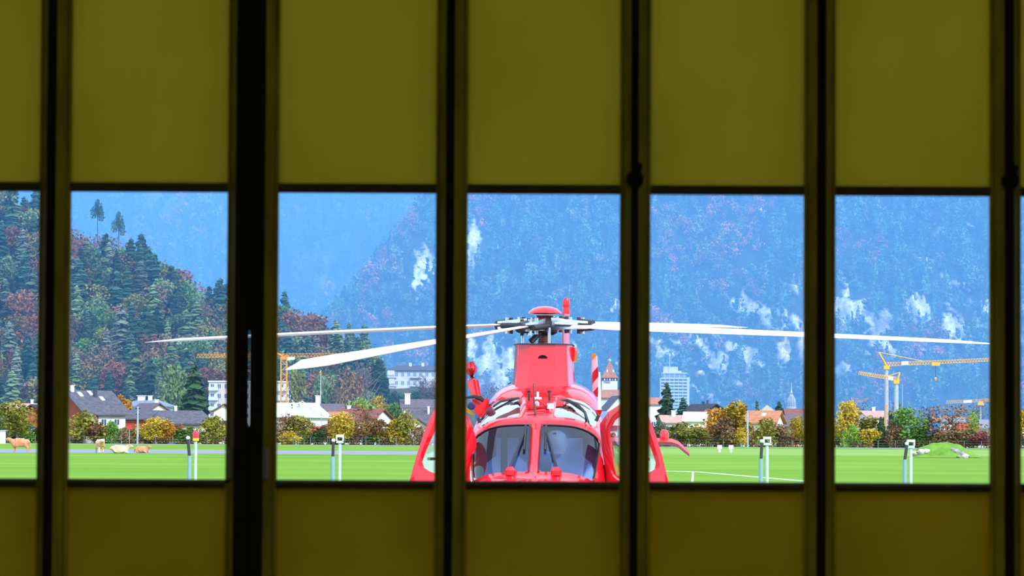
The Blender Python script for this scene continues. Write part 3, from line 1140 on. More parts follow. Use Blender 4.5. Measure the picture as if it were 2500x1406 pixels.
M_dkm = mat('dark_flue', (0.05, 0.06, 0.09), 0.5, 0.3)
W2 = [(-0.05, 3.6, 1.25, 1.3), (0.28, 3.6, 1.25, 1.3), (-0.05, 0.9, 1.25, 1.3), (0.28, 0.9, 1.25, 1.3)]
h1 = house('big chalet with broad grey roof, red timber gable and pale walls', 151, 275, 955, 1007, 700, 'grey', M_gwall, 'eave', 36, 15.0, 9.0,
           wins=W2, chim=((0.05, -0.15, 0.6, 1.6, M_dkm), (-0.42, -0.02, 0.7, 1.0, M_wwall)), gablewall=M_redwood, sky=((-0.28, -0.10, 0.8, 1.4), (0.0, -0.07, 0.8, 1.4), (0.18, -0.2, 0.8, 1.2)), over=1.0,
           lwins=((-0.2, 3.4, 1.6, 1.5), (0.1, 3.4, 1.6, 1.5)))
MB().box(-4.62, -4.5, -7.5, 7.5, 2.9, 6.2).build('timber_cladding', M_redwood, h1)
MB().box(-5.8, -4.5, -6.0, 3.0, 2.75, 2.9).build('balcony_floor', M_wwall, h1)
MB().box(-2.45, -1.75, -7.65, -7.45, 0, 5.6).build('stair_panel', mat('mauve_panel', (0.22, 0.12, 0.16), 0.7), h1)
house('house with pale slate-grey roof behind the cream gabled house', 318, 404, 979, 992, 790, 'slate', M_wwall, 'eave', -12, 12, chim=((-0.2, 0, 1.4, 0.9), (0.06, 0, 0.8, 0.9)), hip=2.0)
house('cream gabled house with mauve roof and white chimney', 338, 392, 986, 1004, 765, 'mauve', M_cream, 'gable', 24, 13, wins=((-0.2, 3.2, 1.2, 0.9), (0.0, 3.2, 1.2, 0.9), (0.2, 3.2, 1.2, 0.9)), chim=((0.3, 0.0, 0.8, 1.6),))
house('low dark-roofed house beside the utility pole', 322, 384, 1004, 1022, 738, 'grey', M_redwood, 'eave', -18, 9, wins=((-0.3, 2.0, 1.2, 1.2), (0.1, 2.0, 1.2, 1.2)))
house('long low house with wide dark grey roof behind gold bushes', 372, 512, 1005, 1032, 705, 'grey', M_cream, 'eave', 8, 11, wins=((-0.1, 1.2, 1.5, 1.2), (0.1, 1.2, 1.5, 1.2), (0.3, 1.2, 1.5, 1.2)), chim=((-0.1, 0, 0.5, 0.8),), hip=2.5, over=1.0)
house('small white gabled house with dark red shutters beside the apartment block', 520, 572, 988, 1004, 735, 'brown', M_cream, 'gable', 6, 8, wins=((-0.22, 3.6, 0.9, 1.2, 1), (0.15, 3.6, 0.9, 1.2, 1)))
house('house with orange-tiled roof at the left edge of the view', 18, 84, 987, 1010, 760, 'pink', M_cream, 'eave', 5, 10, chim=((0.4, 0, 0.6, 0.7),))
house('dark-gabled chalet left of the first door post', 66, 122, 990, 1008, 740, 'dark', M_redwood, 'gable', -10, 10)

# the house under construction with its scaffold
hc = house('white house under construction with sheeted roof and bare rafters', 640, 782, 986, 1016, 705, 'white', M_wwall, 'eave', -14, 12, hip=1.2, wins=((0.28, 2.3, 1.9, 2.0),))
sc = thing('scaffold', 'thin metal scaffold gable frame over the white house being built', 'scaffold', G(738, 700, 0))
pk = [(680, 1010), (738, 980), (795, 1013)]
pts = [P(a, b, 700) - Vector(sc.location) for a, b in pk]
MB().tube(pts, 0.09, 6).build('rafter_frame', M_white, sc)
pts2 = [P(a, b + 6, 700.4) - Vector(sc.location) for a, b in pk]
MB().tube(pts2, 0.07, 6).build('rafter_frame', M_white, sc)
for a, t0 in ((718, 983), (727, 984), (738, 976), (758, 984), (700, 988), (785, 996)):
    q = P(a, t0, 700.2) - Vector(sc.location)
    MB().tube([(q.x, q.y, 0), (q.x, q.y, q.z)], 0.06, 6).build('pole', M_grey, sc)
house('grey-mauve roofed house with a white chimney behind the scaffold', 752, 832, 988, 1006, 745, 'mauve', M_wwall, 'eave', 6, 10, chim=((-0.22, -0.1, 0.9, 1.9),))
house('low house with dark slate roof behind the orange roof', 806, 872, 997, 1008, 790, 'dark', M_wwall, 'eave', 0, 10)
house('small building with bright orange-tiled roof', 800, 842, 1008, 1020, 719, 'terracotta', M_timber, 'eave', 4, 6)
house('reddish-brown roofed house with white right gable', 826, 938, 1000, 1024, 733, 'redbrown', M_wwall, 'eave', -22, 10, 9.5, chim=((0.28, -0.12, 0.5, 0.8, M_dkm), (-0.3, 0, 0.6, 0.5)))
house('large mauve-roofed house below the white hotel', 982, 1120, 977, 996, 800, 'mauve', M_wwall, 'eave', 3, 12, chim=((-0.42, -0.3, 1.2, 2.2),))
house('blue-grey roofed house right behind the open left helicopter door', 1000, 1120, 1000, 1032, 735, 'grey', M_cream, 'eave', -4, 10, chim=((-0.1, -0.2, 0.4, 1.4),))
house('cream gabled barn end behind olive bushes near the helicopter', 996, 1046, 1024, 1042, 700, 'brown', M_cream, 'gable', 0, 8)
# red garden marquee
mq = thing('marquee', 'red fabric marquee roof among the gold bushes', 'marquee', G(775, 695, 0))
MB().add([(-2.6, -2, 2.6), (2.6, -2, 2.6), (2.6, 2, 2.6), (-2.6, 2, 2.6), (0, 0, 3.7), (-2.6, -2, 2.2), (2.6, -2, 2.2), (2.6, 2, 2.2), (-2.6, 2, 2.2)],
         [(0, 1, 4), (1, 2, 4), (2, 3, 4), (3, 0, 4), (0, 1, 6, 5), (1, 2, 7, 6), (2, 3, 8, 7), (3, 0, 5, 8)]).build('canopy', mat('red_canvas', (0.72, 0.04, 0.04), 0.7), mq)
for x in (-2.5, 2.5):
    for y in (-1.9, 1.9):
        MB().tube([(x, y, 0), (x, y, 2.6)], 0.05, 6).build('leg', M_grey, mq)
# houses on the right of the helicopter
house('orange-roofed chalet end beside the fourth door post', 1560, 1604, 972, 986, 900, 'terracotta', M_wwall, 'eave', 10, 9, wins=((0.1, 4.5, 1.3, 1.3), (0.35, 4.5, 1.3, 1.3)))
house('chalet with dark timber gable and dark roof behind the crimson bush', 1692, 1745, 988, 1003, 820, 'dark', M_timber, 'gable', 20, 14, chim=((0.3, 0.1, 0.4, 1.6, M_dkm), (0.2, 0.2, 0.5, 1.0, M_dkm)))
house('small house with salmon tiled roof left of the dark timber chalet', 1690, 1712, 990, 1004, 850, 'terracotta', M_wwall, 'eave', 0, 8)
house('low reddish-roofed house with white chimney under the tall spruce', 1616, 1690, 1016, 1031, 740, 'pink', M_wwall, 'eave', 4, 9, chim=((-0.14, -0.1, 0.8, 1.1), (0.2, -0.3, 0.5, 0.5)))
gh = house('low building with white glazed roof panels', 1676, 1722, 1008, 1026, 728, 'white', M_wwall, 'eave', -6, 8)
for i in range(4):
    MB().box(-1.9 + i * 1.25, -1.82 + i * 1.25, -4.6, -0.1, 0, 0.1).build('glazing_rib', M_grey, gh).matrix_local = Matrix.Translation((0, 0, 5.4)) @ Matrix.Rotation(0.0, 4, 'X')
house('terracotta-roofed house with a roof light right of the grey mast', 1820, 1902, 1005, 1031, 725, 'terracotta', M_cream, 'eave', -16, 9, sky=((0.1, -0.2, 0.9, 1.0),))
house('house with cream dome-shaped hipped roof', 1858, 1886, 990, 1006, 860, 'cream', M_cream, 'eave', 0, 8, hip=2.2)
house('grey roofed house in front of the domed church', 1896, 1962, 1016, 1040, 744, 'mauve', M_cream, 'eave', -14, 9)
house('brown roofed house beneath the church dome', 1920, 1990, 1000, 1016, 800, 'redbrown', M_wwall, 'eave', 0, 9, chim=((0.15, -0.1, 0.5, 0.9),))
house('pink-roofed house left of the two tall grey crane masts', 2104, 2152, 1005, 1019, 800, 'pink', M_cream, 'eave', 14, 9, chim=((0.1, 0, 0.6, 0.7),))
house('dark-gabled house between the two grey crane masts', 2162, 2192, 1005, 1022, 790, 'brown', M_timber, 'gable', -12, 9)
house('bright red roofed shed behind the brown bushes', 2340, 2380, 1037, 1054, 715, 'red', M_cream, 'eave', 0, 6)
house('house with pale blue-grey roof and white wall at far right', 2374, 2440, 1027, 1044, 730, 'slate', M_wwall, 'eave', -6, 8, wins=((0.1, 1.0, 1.2, 1.2),))
house('pale house roof between the two last door posts at far right', 2300, 2345, 1018, 1030, 800, 'slate', M_wwall, 'eave', 0, 8)
house('terracotta house at the right edge of the frame', 2470, 2560, 1010, 1034, 760, 'terracotta', M_cream, 'eave', 0, 9)


def block(name, label, px0, px1, top, Y, floors, bays, base=0.0, depth=12, wall=None, fh=2.9, balc=(), pane=None, pink=(), roof=None, parapet=0.4, cat='building'):
    pc = (px0 + px1) / 2
    W = (px1 - px0) / ppm(Y)
    H = zpx(pc, top, Y) - base
    t = thing(name, label, cat, G(pc, Y, base))
    MB().box(-W / 2, W / 2, 0, depth, -0.1, H).build('wall', wall or M_wwall, t)
    for (a, b) in pink:
        MB().box(a * W, b * W, -0.15, 0, 0, H).build('wall_panel', M_pwall, t)
    if roof is None:
        MB().box(-W / 2 - .3, W / 2 + .3, -0.5, depth + .3, H, H + parapet).build('roof', M_white, t)
    bw = W / bays
    for f in range(floors):
        z = H - (f + 1) * fh + 0.5
        for k in range(bays):
            window(t, -W / 2 + (k + 0.5) * bw, z + 0.45, bw * 0.55, fh * 0.5, 'f', -0.16 if any(a * W <= -W / 2 + (k + .5) * bw <= b * W for a, b in pink) else 0, pane)
        for (a, b) in balc:
            MB().box(a * W, b * W, -1.5, 0, z - 0.15, z + 0.02).build('balcony_slab', M_wwall, t)
            MB().box(a * W, b * W, -1.55, -1.45, z + 0.02, z + 0.95).build('balcony_front', mat('balcony_panel', (0.60, 0.70, 0.76), 0.5), t)
    return t, W, H


block('apartment_block', 'pink and white apartment block with pale balconies behind the wide door stile', 509, 712, 933, 1040, 5, 12, balc=((-0.5, -0.385), (0.34, 0.46)), pink=((-0.38, 0.33),))

# white hotel on the slope
HB = 15.6
t, W, H = block('hotel', 'long white hotel with grey roof and iron balconies on the slope', 945, 1108, 905, 1290, 3, 11, base=HB, wall=M_wwall, pane=M_pane2, fh=3.15, roof=False, depth=11)
rf = MB()
rf.slab([(-W / 2 - .8, -0.9, H), (W / 2 + .8, -0.9, H), (W / 2 - 3.5, 5.5, H + 1.9), (-W / 2 + 3.5, 5.5, H + 1.9)], (0, 0, 0.2))
rf.slab([(-W / 2 - .8, 11.9, H), (W / 2 + .8, 11.9, H), (W / 2 - 3.5, 5.5, H + 1.9), (-W / 2 + 3.5, 5.5, H + 1.9)], (0, 0, 0.2))
rf.slab([(-W / 2 - .8, -0.9, H), (-W / 2 - .8, 11.9, H), (-W / 2 + 3.5, 5.5, H + 1.9)], (0, 0, 0.2))
rf.build('roof', ROOF['grey'], t)
for x in (-4.0, 0.6, 7.0):
    MB().box(x - .5, x + .5, 4, 5, H + 1.0, H + 3.0).build('chimney', M_white, t)
for (x, f) in ((-W * .44, 0), (-W * .44, 1), (-W * .08, 0), (-W * .08, 1), (W * .38, 0), (W * .38, 1)):
    z = H - (f + 1) * 3.15 + 0.4
    MB().box(x - 1.9, x + 1.9, -1.2, 0, z, z + 0.18).build('balcony_slab', M_grey, t)
    rl = MB()
    for k in range(9):
        rl.box(x - 1.9 + k * 0.465, x - 1.86 + k * 0.465, -1.2, -1.14, z + 0.18, z + 1.0)
    rl.box(x - 1.9, x + 1.9, -1.22, -1.14, z + 1.0, z + 1.08)
    rl.build('railing', mat('iron_railing', (0.08, 0.09, 0.12), 0.6), t)
MB().box(-W / 2, -W / 2 + 2.6, -0.9, 0, 0, H).build('corner_bay', M_wwall, t)

# tower block
TY = 2450
pc = 1646
t = thing('tower_block', 'tall white tower block with grid of balconies and roof mast', 'building', G(pc, TY))
s = 1 / ppm(TY)
z = lambda py: zpx(pc, py, TY)
x = lambda q: (q - pc) * s
MB().box(x(1612.5), x(1677), 0, 16, -0.1, z(922)).build('wall', M_wwall, t)
MB().box(x(1677), x(1682.5), -1.3, 16, 0, z(921)).build('corner_wall', M_white, t)
MB().box(x(1618), x(1675), -0.5, 15, z(922), z(912)).build('top_floor', mat('top_floor_glass', (0.25, 0.35, 0.48), 0.3), t)
MB().box(x(1617), x(1676.5), -1.2, 15.5, z(912), z(909.5)).build('roof', M_white, t)
MB().box(x(1620), x(1655), 3, 12, z(909.5), z(895)).build('plant_room', mat('pale_pink_render', (0.76, 0.70, 0.70), 0.8), t)
MB().box(x(1655), x(1663), 3, 8, z(909.5), z(905)).build('vent_box', M_white, t)
MB().tube([(x(1634.5), 2, z(909)), (x(1634.5), 2, z(861))], 0.22, 6).build('mast', M_white, t)
MB().tube([(x(1634.5), 2, z(870)), (x(1634.5), 2, z(863.5))], 0.75, 8).build('antenna_drum', M_cream, t)
fhp = 7.8
nf = 13
for i in range(nf):
    zz0 = z(922 + i * fhp)
    if zz0 < 3:
        break
    MB().box(x(1612.5), x(1677), -1.3, 0, zz0 - 0.95, zz0).build('balcony_slab', M_white, t)
    for k in range(6):
        window(t, x(1613.5) + (k + 0.5) * (x(1677) - x(1613.5)) / 6, zz0 - fhp * s + 0.1, 2.6, 1.15, 'f', -0.05)
for k in range(7):
    xx = x(1612.5) + k * (x(1677) - x(1612.5)) / 6
    MB().box(xx - .14, xx + .14, -1.35, 0, 0, z(922)).build('fin', M_white, t)
for k in range(5):
    xx = x(1622) + k * 12 * s
    MB().box(xx - .2, xx + .2, -0.75, -0.4, z(922), z(912)).build('mullion', M_white, t)

# turret with pyramid roof and lettering
TY = 1150
pc = 1488
s = 1 / ppm(TY)
t = thing('turret', 'white turret with steep red pyramid roof, spire and dark lettering', 'tower', G(pc, TY))
z = lambda py: zpx(pc, py, TY)
MB().box(-19 * s, 19 * s, 0, 38 * s, -0.1, z(930)).build('wall', M_wwall, t)
MB().box(-18.5 * s, 18.5 * s, 0.05, 37 * s, z(930), z(921)).build('timber_storey', M_timber, t)
r = MB()
prof = [(21.5 * s, z(922.5)), (17 * s, z(917)), (10.5 * s, z(903)), (4.5 * s, z(888)), (2.4 * s, z(884))]
rings = [[(-a, 19 * s - a, b), (a, 19 * s - a, b), (a, 19 * s + a, b), (-a, 19 * s + a, b)] for a, b in prof]
r.loft(rings).build('roof', ROOF['terracotta'], t)
MB().lathe([(2.2 * s, z(884)), (4.4 * s, z(881)), (4.2 * s, z(878.5)), (2.6 * s, z(876)), (1.2 * s, z(875))], 10, (0, 19 * s, 0)).build('finial', mat('copper_green', (0.35, 0.50, 0.45), 0.6), t, 40)
MB().lathe([(1.5 * s, z(875)), (1.7 * s, z(870)), (0.9 * s, z(864)), (0.1 * s, z(857))], 8, (0, 19 * s, 0)).build('spire', mat('red_spire', (0.6, 0.05, 0.12), 0.5), t, 40)
for k in (-6, 9):
    MB().box((k - 1.6) * s, (k + 1.6) * s, 19 * s - 13 * s, 19 * s - 8 * s, z(913), z(902)).build('dormer', M_wwall, t)
M_let = mat('dark_lettering', (0.07, 0.03, 0.10), 0.7)
lt = link('lettering', text_mesh('PARK', 8.6 * s, M_let), t)
lt.location = (-6.5 * s, -0.12, z(935.8))
lt.rotation_euler = (math.pi / 2, 0, 0)
lt.scale = (0.78, 1.0, 1.0)
for k in range(5):
    MB().box((-14 + k * 6.6) * s, (-11 + k * 6.6) * s, -0.02, 0.1, z(929), z(924)).build('timber_window', M_wwall if k % 2 == 0 else M_pane2, t)
house('orange roof wing at the foot of the white turret', 1462, 1535, 953, 970, 1120, 'terracotta', M_wwall, 'eave', -8, 9, name='turret_wing')
house('white chalet with blue-grey roof below the turret wing', 1470, 1536, 968, 1004, 900, 'grey', M_wwall, 'gable', 10, 9, wins=((-0.22, 3.2, 1.4, 1.5, 1), (0.05, 3.2, 1.4, 1.5, 1)))

# domed church
TY = 1500
pc = 1932
s = 1 / ppm(TY)
t = thing('church_dome', 'church lantern with blue-grey onion dome and needle spire', 'church', G(pc, TY))
z = lambda py: zpx(pc, py, TY)
MB().lathe([(10.5 * s, 0), (10.5 * s, z(996)), (12 * s, z(995)), (12 * s, z(993)), (10.2 * s, z(992.5))], 12).build('drum', M_wwall, t, 40)
MB().lathe([(10.6 * s, z(993)), (11.2 * s, z(985)), (9.6 * s, z(976)), (5.6 * s, z(968)), (2.6 * s, z(963)), (2.0 * s, z(959))], 16).build('dome', mat('dome_lead', (0.16, 0.20, 0.30), 0.5), t, 40)
MB().lathe([(2.4 * s, z(959.5)), (2.6 * s, z(957)), (1.2 * s, z(953)), (0.9 * s, z(946)), (0.3 * s, z(934))], 10).build('spire', M_cream, t, 40)
for k in range(6):
    a = -math.pi / 2 + (k - 2.5) * 0.45
    MB().tube([(11.0 * s * math.cos(a), 11.0 * s * math.sin(a), z(991)), (9.9 * s * math.cos(a), 9.9 * s * math.sin(a), z(976)), (2.8 * s * math.cos(a), 2.8 * s * math.sin(a), z(963))], 0.14, 5).build('rib', M_white, t)

# ------------------------------------------------------------------ hedge and garden trees along the field
T = tree_px
HY = 682
for a in [
    ('garden_tree', 'loose olive-brown tree at the left edge of the field', 40, 975, 84, HY, 'olive', 'broad', 0),
    ('garden_tree', 'olive bush tree in front of the red chalet gable', 205, 1003, 70, HY, 'olive', 'bush', 1),
    ('garden_bush', 'dark maroon bush beside the pale chalet wall', 238, 1036, 36, HY, 'maroon', 'bush', 2),
    ('garden_bush', 'small fresh green bush before the chalet windows', 270, 1026, 34, HY, 'green', 'bush', 3),
    ('autumn_tree', 'orange autumn tree behind the chalet roof', 293, 962, 52, 745, 'orange', 'broad', 0),
    ('garden_bush', 'rusty bush left of the utility pole', 308, 1042, 36, HY, 'brown', 'bush', 0),
    ('garden_tree', 'golden yellow tree right of the utility pole', 377, 1017, 62, HY, 'gold', 'broad', 1),
    ('garden_bush', 'orange shrub right of the golden tree', 409, 1024, 30, HY, 'orange', 'bush', 1),
    ('garden_bush', 'dark green clipped hedge bush left of the red lamp', 445, 1048, 64, HY, 'green', 'bush', 2),
    ('garden_tree', 'olive yellow tree right of the red lamp', 528, 1014, 62, HY, 'olive', 'bush', 3),
    ('blue_spruce', 'small pale blue spruce in front of the dark conifer', 430, 984, 20, 752, 'bluegreen', 'cone', 0),
    ('dark_conifer', 'broad dark conifer left of the apartment block', 474, 882, 95, 840, 'dark', 'cone', 3),
    ('pale_tree', 'pale green leafy tree left of the broad dark conifer', 425, 893, 75, 900, 'sage', 'broad', 3),
    ('garden_tree', 'brown-gold tree right of the wide door stile', 698, 1008, 56, HY, 'brown', 'broad', 0),
    ('garden_tree', 'yellow-green tree in front of the building site', 735, 1014, 52, HY, 'olive', 'broad', 4),
    ('garden_bush', 'dark green shrub below the red marquee', 772, 1042, 36, HY, 'dark', 'bush', 1),
    ('garden_tree', 'golden tree above the white lamp box', 834, 1005, 56, HY, 'gold', 'broad', 1),
    ('garden_bush', 'bright yellow-green low bush near the wide door stile', 712, 1052, 44, HY - 6, 'gold', 'bush', 3),
    ('garden_tree', 'orange-brown tree with bare branches before the reddish roof', 893, 985, 66, HY, 'rust', 'sparse', 0),
    ('garden_tree', 'brown bushy tree before the white gable end', 926, 1022, 52, HY, 'brown', 'bush', 2),
    ('garden_tree', 'yellow-green bushy tree left of the open helicopter door', 962, 1022, 50, HY, 'gold', 'bush', 0),
    ('garden_tree', 'olive-brown tree closest to the open helicopter door', 994, 998, 52, HY, 'olive', 'broad', 5),
    ('garden_bush', 'brown bush touching the outline of the open helicopter door', 1028, 1040, 40, HY, 'brown', 'bush', 3),
    ('round_tree', 'light green round tree left of the yellow tree below the giant sequoia', 880, 971, 62, 880, 'lime', 'broad', 3),
    ('round_tree', 'yellow round tree in front of the giant sequoia', 918, 963, 48, 890, 'gold', 'broad', 1),
    ('round_tree', 'dense green round tree below the right foot of the sequoia', 966, 984, 58, 850, 'green', 'broad', 3),
    ('autumn_tree', 'tall orange and green autumn tree left of the sequoia', 845, 892, 70, 1000, 'brown', 'broad', 0),
    ('autumn_tree', 'purple-brown bare tree touching the sequoia on the left', 878, 880, 50, 1060, 'mauve', 'sparse', 1),
    ('green_tree', 'green-gold tree right of the yellow crane mast', 728, 897, 60, 1000, 'olive', 'broad', 2),
    ('green_tree', 'sage green tree between the crane and the autumn tree', 782, 915, 60, 1010, 'sage', 'broad', 4),
    ('bare_tree', 'purple-brown bare tree beside the rescue hoist', 1190, 940, 62, 1300, 'mauve', 'sparse', 0),
    ('dark_conifer', 'dark conifer peeping over the helicopter roof', 1246, 928, 46, 1300, 'dark', 'cone', 1),
    ('garden_bush', 'grey-green bush right of the open right helicopter door', 1612, 1026, 46, HY, 'grey', 'bush', 0),
    ('garden_bush', 'olive green bush above the curved red stabiliser', 1664, 1030, 74, HY, 'olive', 'bush', 1),
    ('garden_bush', 'yellow-olive bush right of the curved red stabiliser', 1705, 1044, 60, HY - 5, 'olive', 'bush', 2),
    ('spruce', 'tall dark spruce in front of the white tower block', 1627, 928, 66, 790, 'dark', 'cone', 3),
    ('pine', 'dark spreading pine right of the tall spruce', 1668, 966, 62, 800, 'teal', 'cone', 3),
    ('garden_tree', 'orange-gold tree above the low white glazed roof', 1745, 995, 62, HY, 'orange', 'broad', 1),
    ('garden_tree', 'tall golden tree in the middle of the fifth pane', 1798, 976, 78, HY, 'gold', 'broad', 2),
    ('garden_tree', 'brown-gold bushy tree left of the grey mast', 1775, 1018, 60, HY - 4, 'brown', 'bush', 3),
    ('garden_bush', 'orange-yellow shrub at the foot of the grey mast', 1806, 1042, 34, HY - 8, 'gold', 'bush', 1),
    ('garden_tree', 'dark olive tree right of the grey mast', 1870, 1018, 70, HY, 'olive', 'bush', 0),
    ('garden_bush', 'brown bush right of the dark olive tree', 1906, 1036, 46, HY, 'brown', 'bush', 2),
    ('garden_tree', 'bright yellow tree beside the fifth door post', 1953, 1012, 36, HY, 'gold', 'broad', 0),
    ('crimson_bush', 'crimson bush before the dark timber chalet', 1716, 1003, 44, 745, 'red', 'bush', 1),
    ('conifer', 'dark green conifer left of the church dome', 1902, 975, 46, 820, 'dark', 'cone', 3),
    ('conifer', 'small dark conifer above the terracotta roof', 1848, 974, 28, 850, 'teal', 'cone', 1),
    ('garden_tree', 'tall gold-orange tree beside the sixth pane left edge', 2064, 976, 58, HY, 'gold', 'broad', 1),
    ('garden_bush', 'fresh lime green bush right of the gold-orange tree', 2082, 1034, 34, HY - 4, 'lime', 'bush', 0),
    ('garden_tree', 'olive tree below the pink-roofed house', 2122, 1014, 64, HY, 'olive', 'broad', 2),
    ('garden_bush', 'yellow-olive bush left of the dark columnar conifer', 2124, 1046, 44, HY - 5, 'gold', 'bush', 2),
    ('conifer', 'dark columnar conifer below the left crane mast', 2151, 1016, 28, HY, 'dark', 'dense', 0),
    ('garden_bush', 'brown-gold bush between the two crane masts', 2176, 1028, 36, HY, 'brown', 'bush', 1),
    ('garden_tree', 'dark green tree right of the crane masts', 2212, 994, 62, HY, 'green', 'broad', 3),
    ('garden_bush', 'green bush behind the grassy mound', 2252, 1040, 62, HY, 'green', 'bush', 3),
    ('bare_tree', 'purple-brown bare tree left of the big rust tree', 2270, 988, 50, HY, 'mauve', 'sparse', 1),
    ('bare_tree', 'big rust-brown tree above the grassy mound', 2325, 985, 92, HY - 3, 'rust', 'sparse', 0),
    ('round_tree', 'small lime green round tree above the red shed roof', 2374, 1002, 28, 705, 'lime', 'broad', 1),
    ('garden_bush', 'reddish-brown bush at the right end of the grassy mound', 2395, 1056, 60, HY - 6, 'maroon', 'bush', 1),
    ('garden_bush', 'brown bush under the big rust tree', 2330, 1050, 70, HY - 8, 'brown', 'bush', 2),
    ('mauve_tree', 'mauve bare tree behind the small left crane', 2108, 975, 62, 1100, 'mauve', 'sparse', 2),
    ('mauve_tree', 'mauve-grey bare tree behind the far right crane mast', 2385, 970, 74, 1100, 'mauve', 'sparse', 0),
    ('green_tree', 'sage green tree beyond the right crane mast', 2190, 975, 44, 1100, 'sage', 'broad', 2),
    ('garden_tree', 'gold tree at the right edge of the frame', 2492, 1000, 50, HY, 'gold', 'broad', 4)]:
    T(a[0], a[1], a[2], a[3], a[4] * (1.25 if a[5] < 700 else 1.05), a[5], a[6], a[7], 0.0, a[8])
tree_px('giant_sequoia', 'huge dense dark green conical sequoia left of the white hotel', 924, 872, 74, 1090, 'dark', 'dense', float(hill_z(G(924, 1090).x, 1090)))

for lb, px_, top, w_, lf, kd, v in (('dark green shrub at the left foot of the white hotel', 962, 953, 34, 'dark', 'bush', 0), ('green shrub below the hotel balconies', 990, 957, 36, 'green', 'bush', 1),
                            ('blue-green shrub below the middle of the hotel', 1016, 954, 34, 'teal', 'bush', 2), ('brown-olive shrub at the right foot of the hotel', 1046, 956, 44, 'olive', 'bush', 3),
                            ('dark hedge shrub right of the sequoia foot', 950, 966, 30, 'dark', 'bush', 3), ('dark low shrub below the hotel lawn', 1002, 964, 40, 'dark', 'bush', 2), ('dark low shrub beside the third door post', 1074, 960, 40, 'dark', 'bush', 1),
                            ('bare dark-branched tree in front of the white hotel', 1033, 914, 38, 'mauve', 'sparse', 0), ('reddish bare tree in front of the right end of the hotel', 1056, 922, 26, 'rust', 'sparse', 1)):
    Yh = 1088 if top > 958 else 1101
    T('hotel_shrub' if kd == 'bush' else 'bare_tree', lb, px_, top, w_, Yh, lf, kd, float(hill_z(G(px_, Yh).x, Yh)) - 0.3, v)
br = random.Random(4)
for px_ in range(-30, 2560, 13):
    if 1090 < px_ < 1560 and px_ % 3:
        continue
    lf = br.choice(['brown', 'olive', 'brown', 'green', 'rust', 'dark', 'grey'])
    T('hedge_bush', 'low %s hedge bush along the field track %s' % ( {'brown': 'brown', 'olive': 'olive', 'green': 'green', 'rust': 'rust-red', 'dark': 'dark green', 'grey': 'grey-green'}[lf], 'left of the first door post' if px_ < 118 else 'in the second pane' if px_ < 577 else 'behind the wide stile' if px_ < 660 else 'in the third pane' if px_ < 1087 else 'behind the helicopter' if px_ < 1556 else 'in the fifth pane' if px_ < 1990 else 'in the sixth pane' if px_ < 2446 else 'at the right edge'),
      px_ + br.uniform(-5, 5), br.uniform(1036, 1062) + (px_ - 1250) * 0.005, br.uniform(30, 52), HY + 16 + br.uniform(-5, 5), lf, 'bush', 0.0, br.randrange(4), 'low bushes of the field hedge', 'bush')

# ------------------------------------------------------------------ field fence
fe = thing('field_fence', 'long wire fence with thin posts along the far edge of the field', 'fence', (0, 662, 0))
pm = MB().box(-0.05, 0.05, -0.05, 0.05, 0, 1.45).mesh('post', mat('fence_grey', (0.14, 0.15, 0.17), 0.7))
for px_ in range(-40, 2560, 42):
    o = link('post', pm, fe)
    o.location = (G(px_, 662).x, 0, 0)
xa, xb = G(-40, 662).x, G(2560, 662).x
for zz in (0.45, 0.9, 1.38):
    MB().box(xa, xb, -0.012, 0.012, zz - 0.012, zz + 0.012).build('wire', mat('fence_grey', (0, 0, 0)), fe)


# ------------------------------------------------------------------ poles and lamps on the airfield
def pole_top(lab, px, top, Y, w, name='utility_pole', arms=(), m=None):
    t = thing(name, lab, 'pole', G(px, Y))
    h = zpx(px, top, Y)
    MB().tube([(0, 0, 0), (0, 0, h)], [w, w * 0.75], 8).build('shaft', m or M_grey, t, 40)
    for (zz, L) in arms:
        MB().box(-L, L, -0.06, 0.06, h - zz, h - zz + 0.14).build('cross_arm', M_black, t)
    return t


pole_top('pale utility pole with dark cross arms beside the chalet', 336, 992, 676, 0.22, arms=((0.5, 0.5), (1.6, 0.4), (2.1, 0.3)))
pole_top('pale grey utility pole among the gold trees of the fifth pane', 1825, 1004, 674, 0.24, arms=((0.3, 0.25),))
pole_top('thin white flagpole among the autumn trees left of the sequoia', 782, 903, 985, 0.12, 'flagpole', m=M_white)
pole_top('thin pale mast beyond the right crane', 2203, 938, 1000, 0.14, 'thin_mast')

M_sleeve = mat('blue_grey_sleeve', (0.20, 0.34, 0.38), 0.6)
M_lred = mat('red_lamp_glass', (0.85, 0.01, 0.05), 0.3)
M_lyel = mat('yellow_lamp_base', (0.85, 0.55, 0.02), 0.5)


def marker(px0, top, lean, lab):
    Y = 98
    t = thing('marker_post', lab, 'post', G(px0, Y))
    h = zpx(px0, top, Y)
    L = lean / ppm(Y)
    MB().tube([(0, 0, 0), (0, 0, 1.32)], 0.062, 10).build('sleeve', M_sleeve, t, 40)
    MB().tube([(0, 0, 1.30), (L, 0, h - 0.05)], 0.045, 8).build('shaft', mat('black_post', (0.03, 0.03, 0.035), 0.6), t, 40)
    MB().lathe([(0.03, h - 0.06), (0.055, h - 0.03), (0.055, h + 0.01), (0.03, h + 0.04)], 10, (L, 0, 0)).build('cap', M_white, t, 40)
    return t


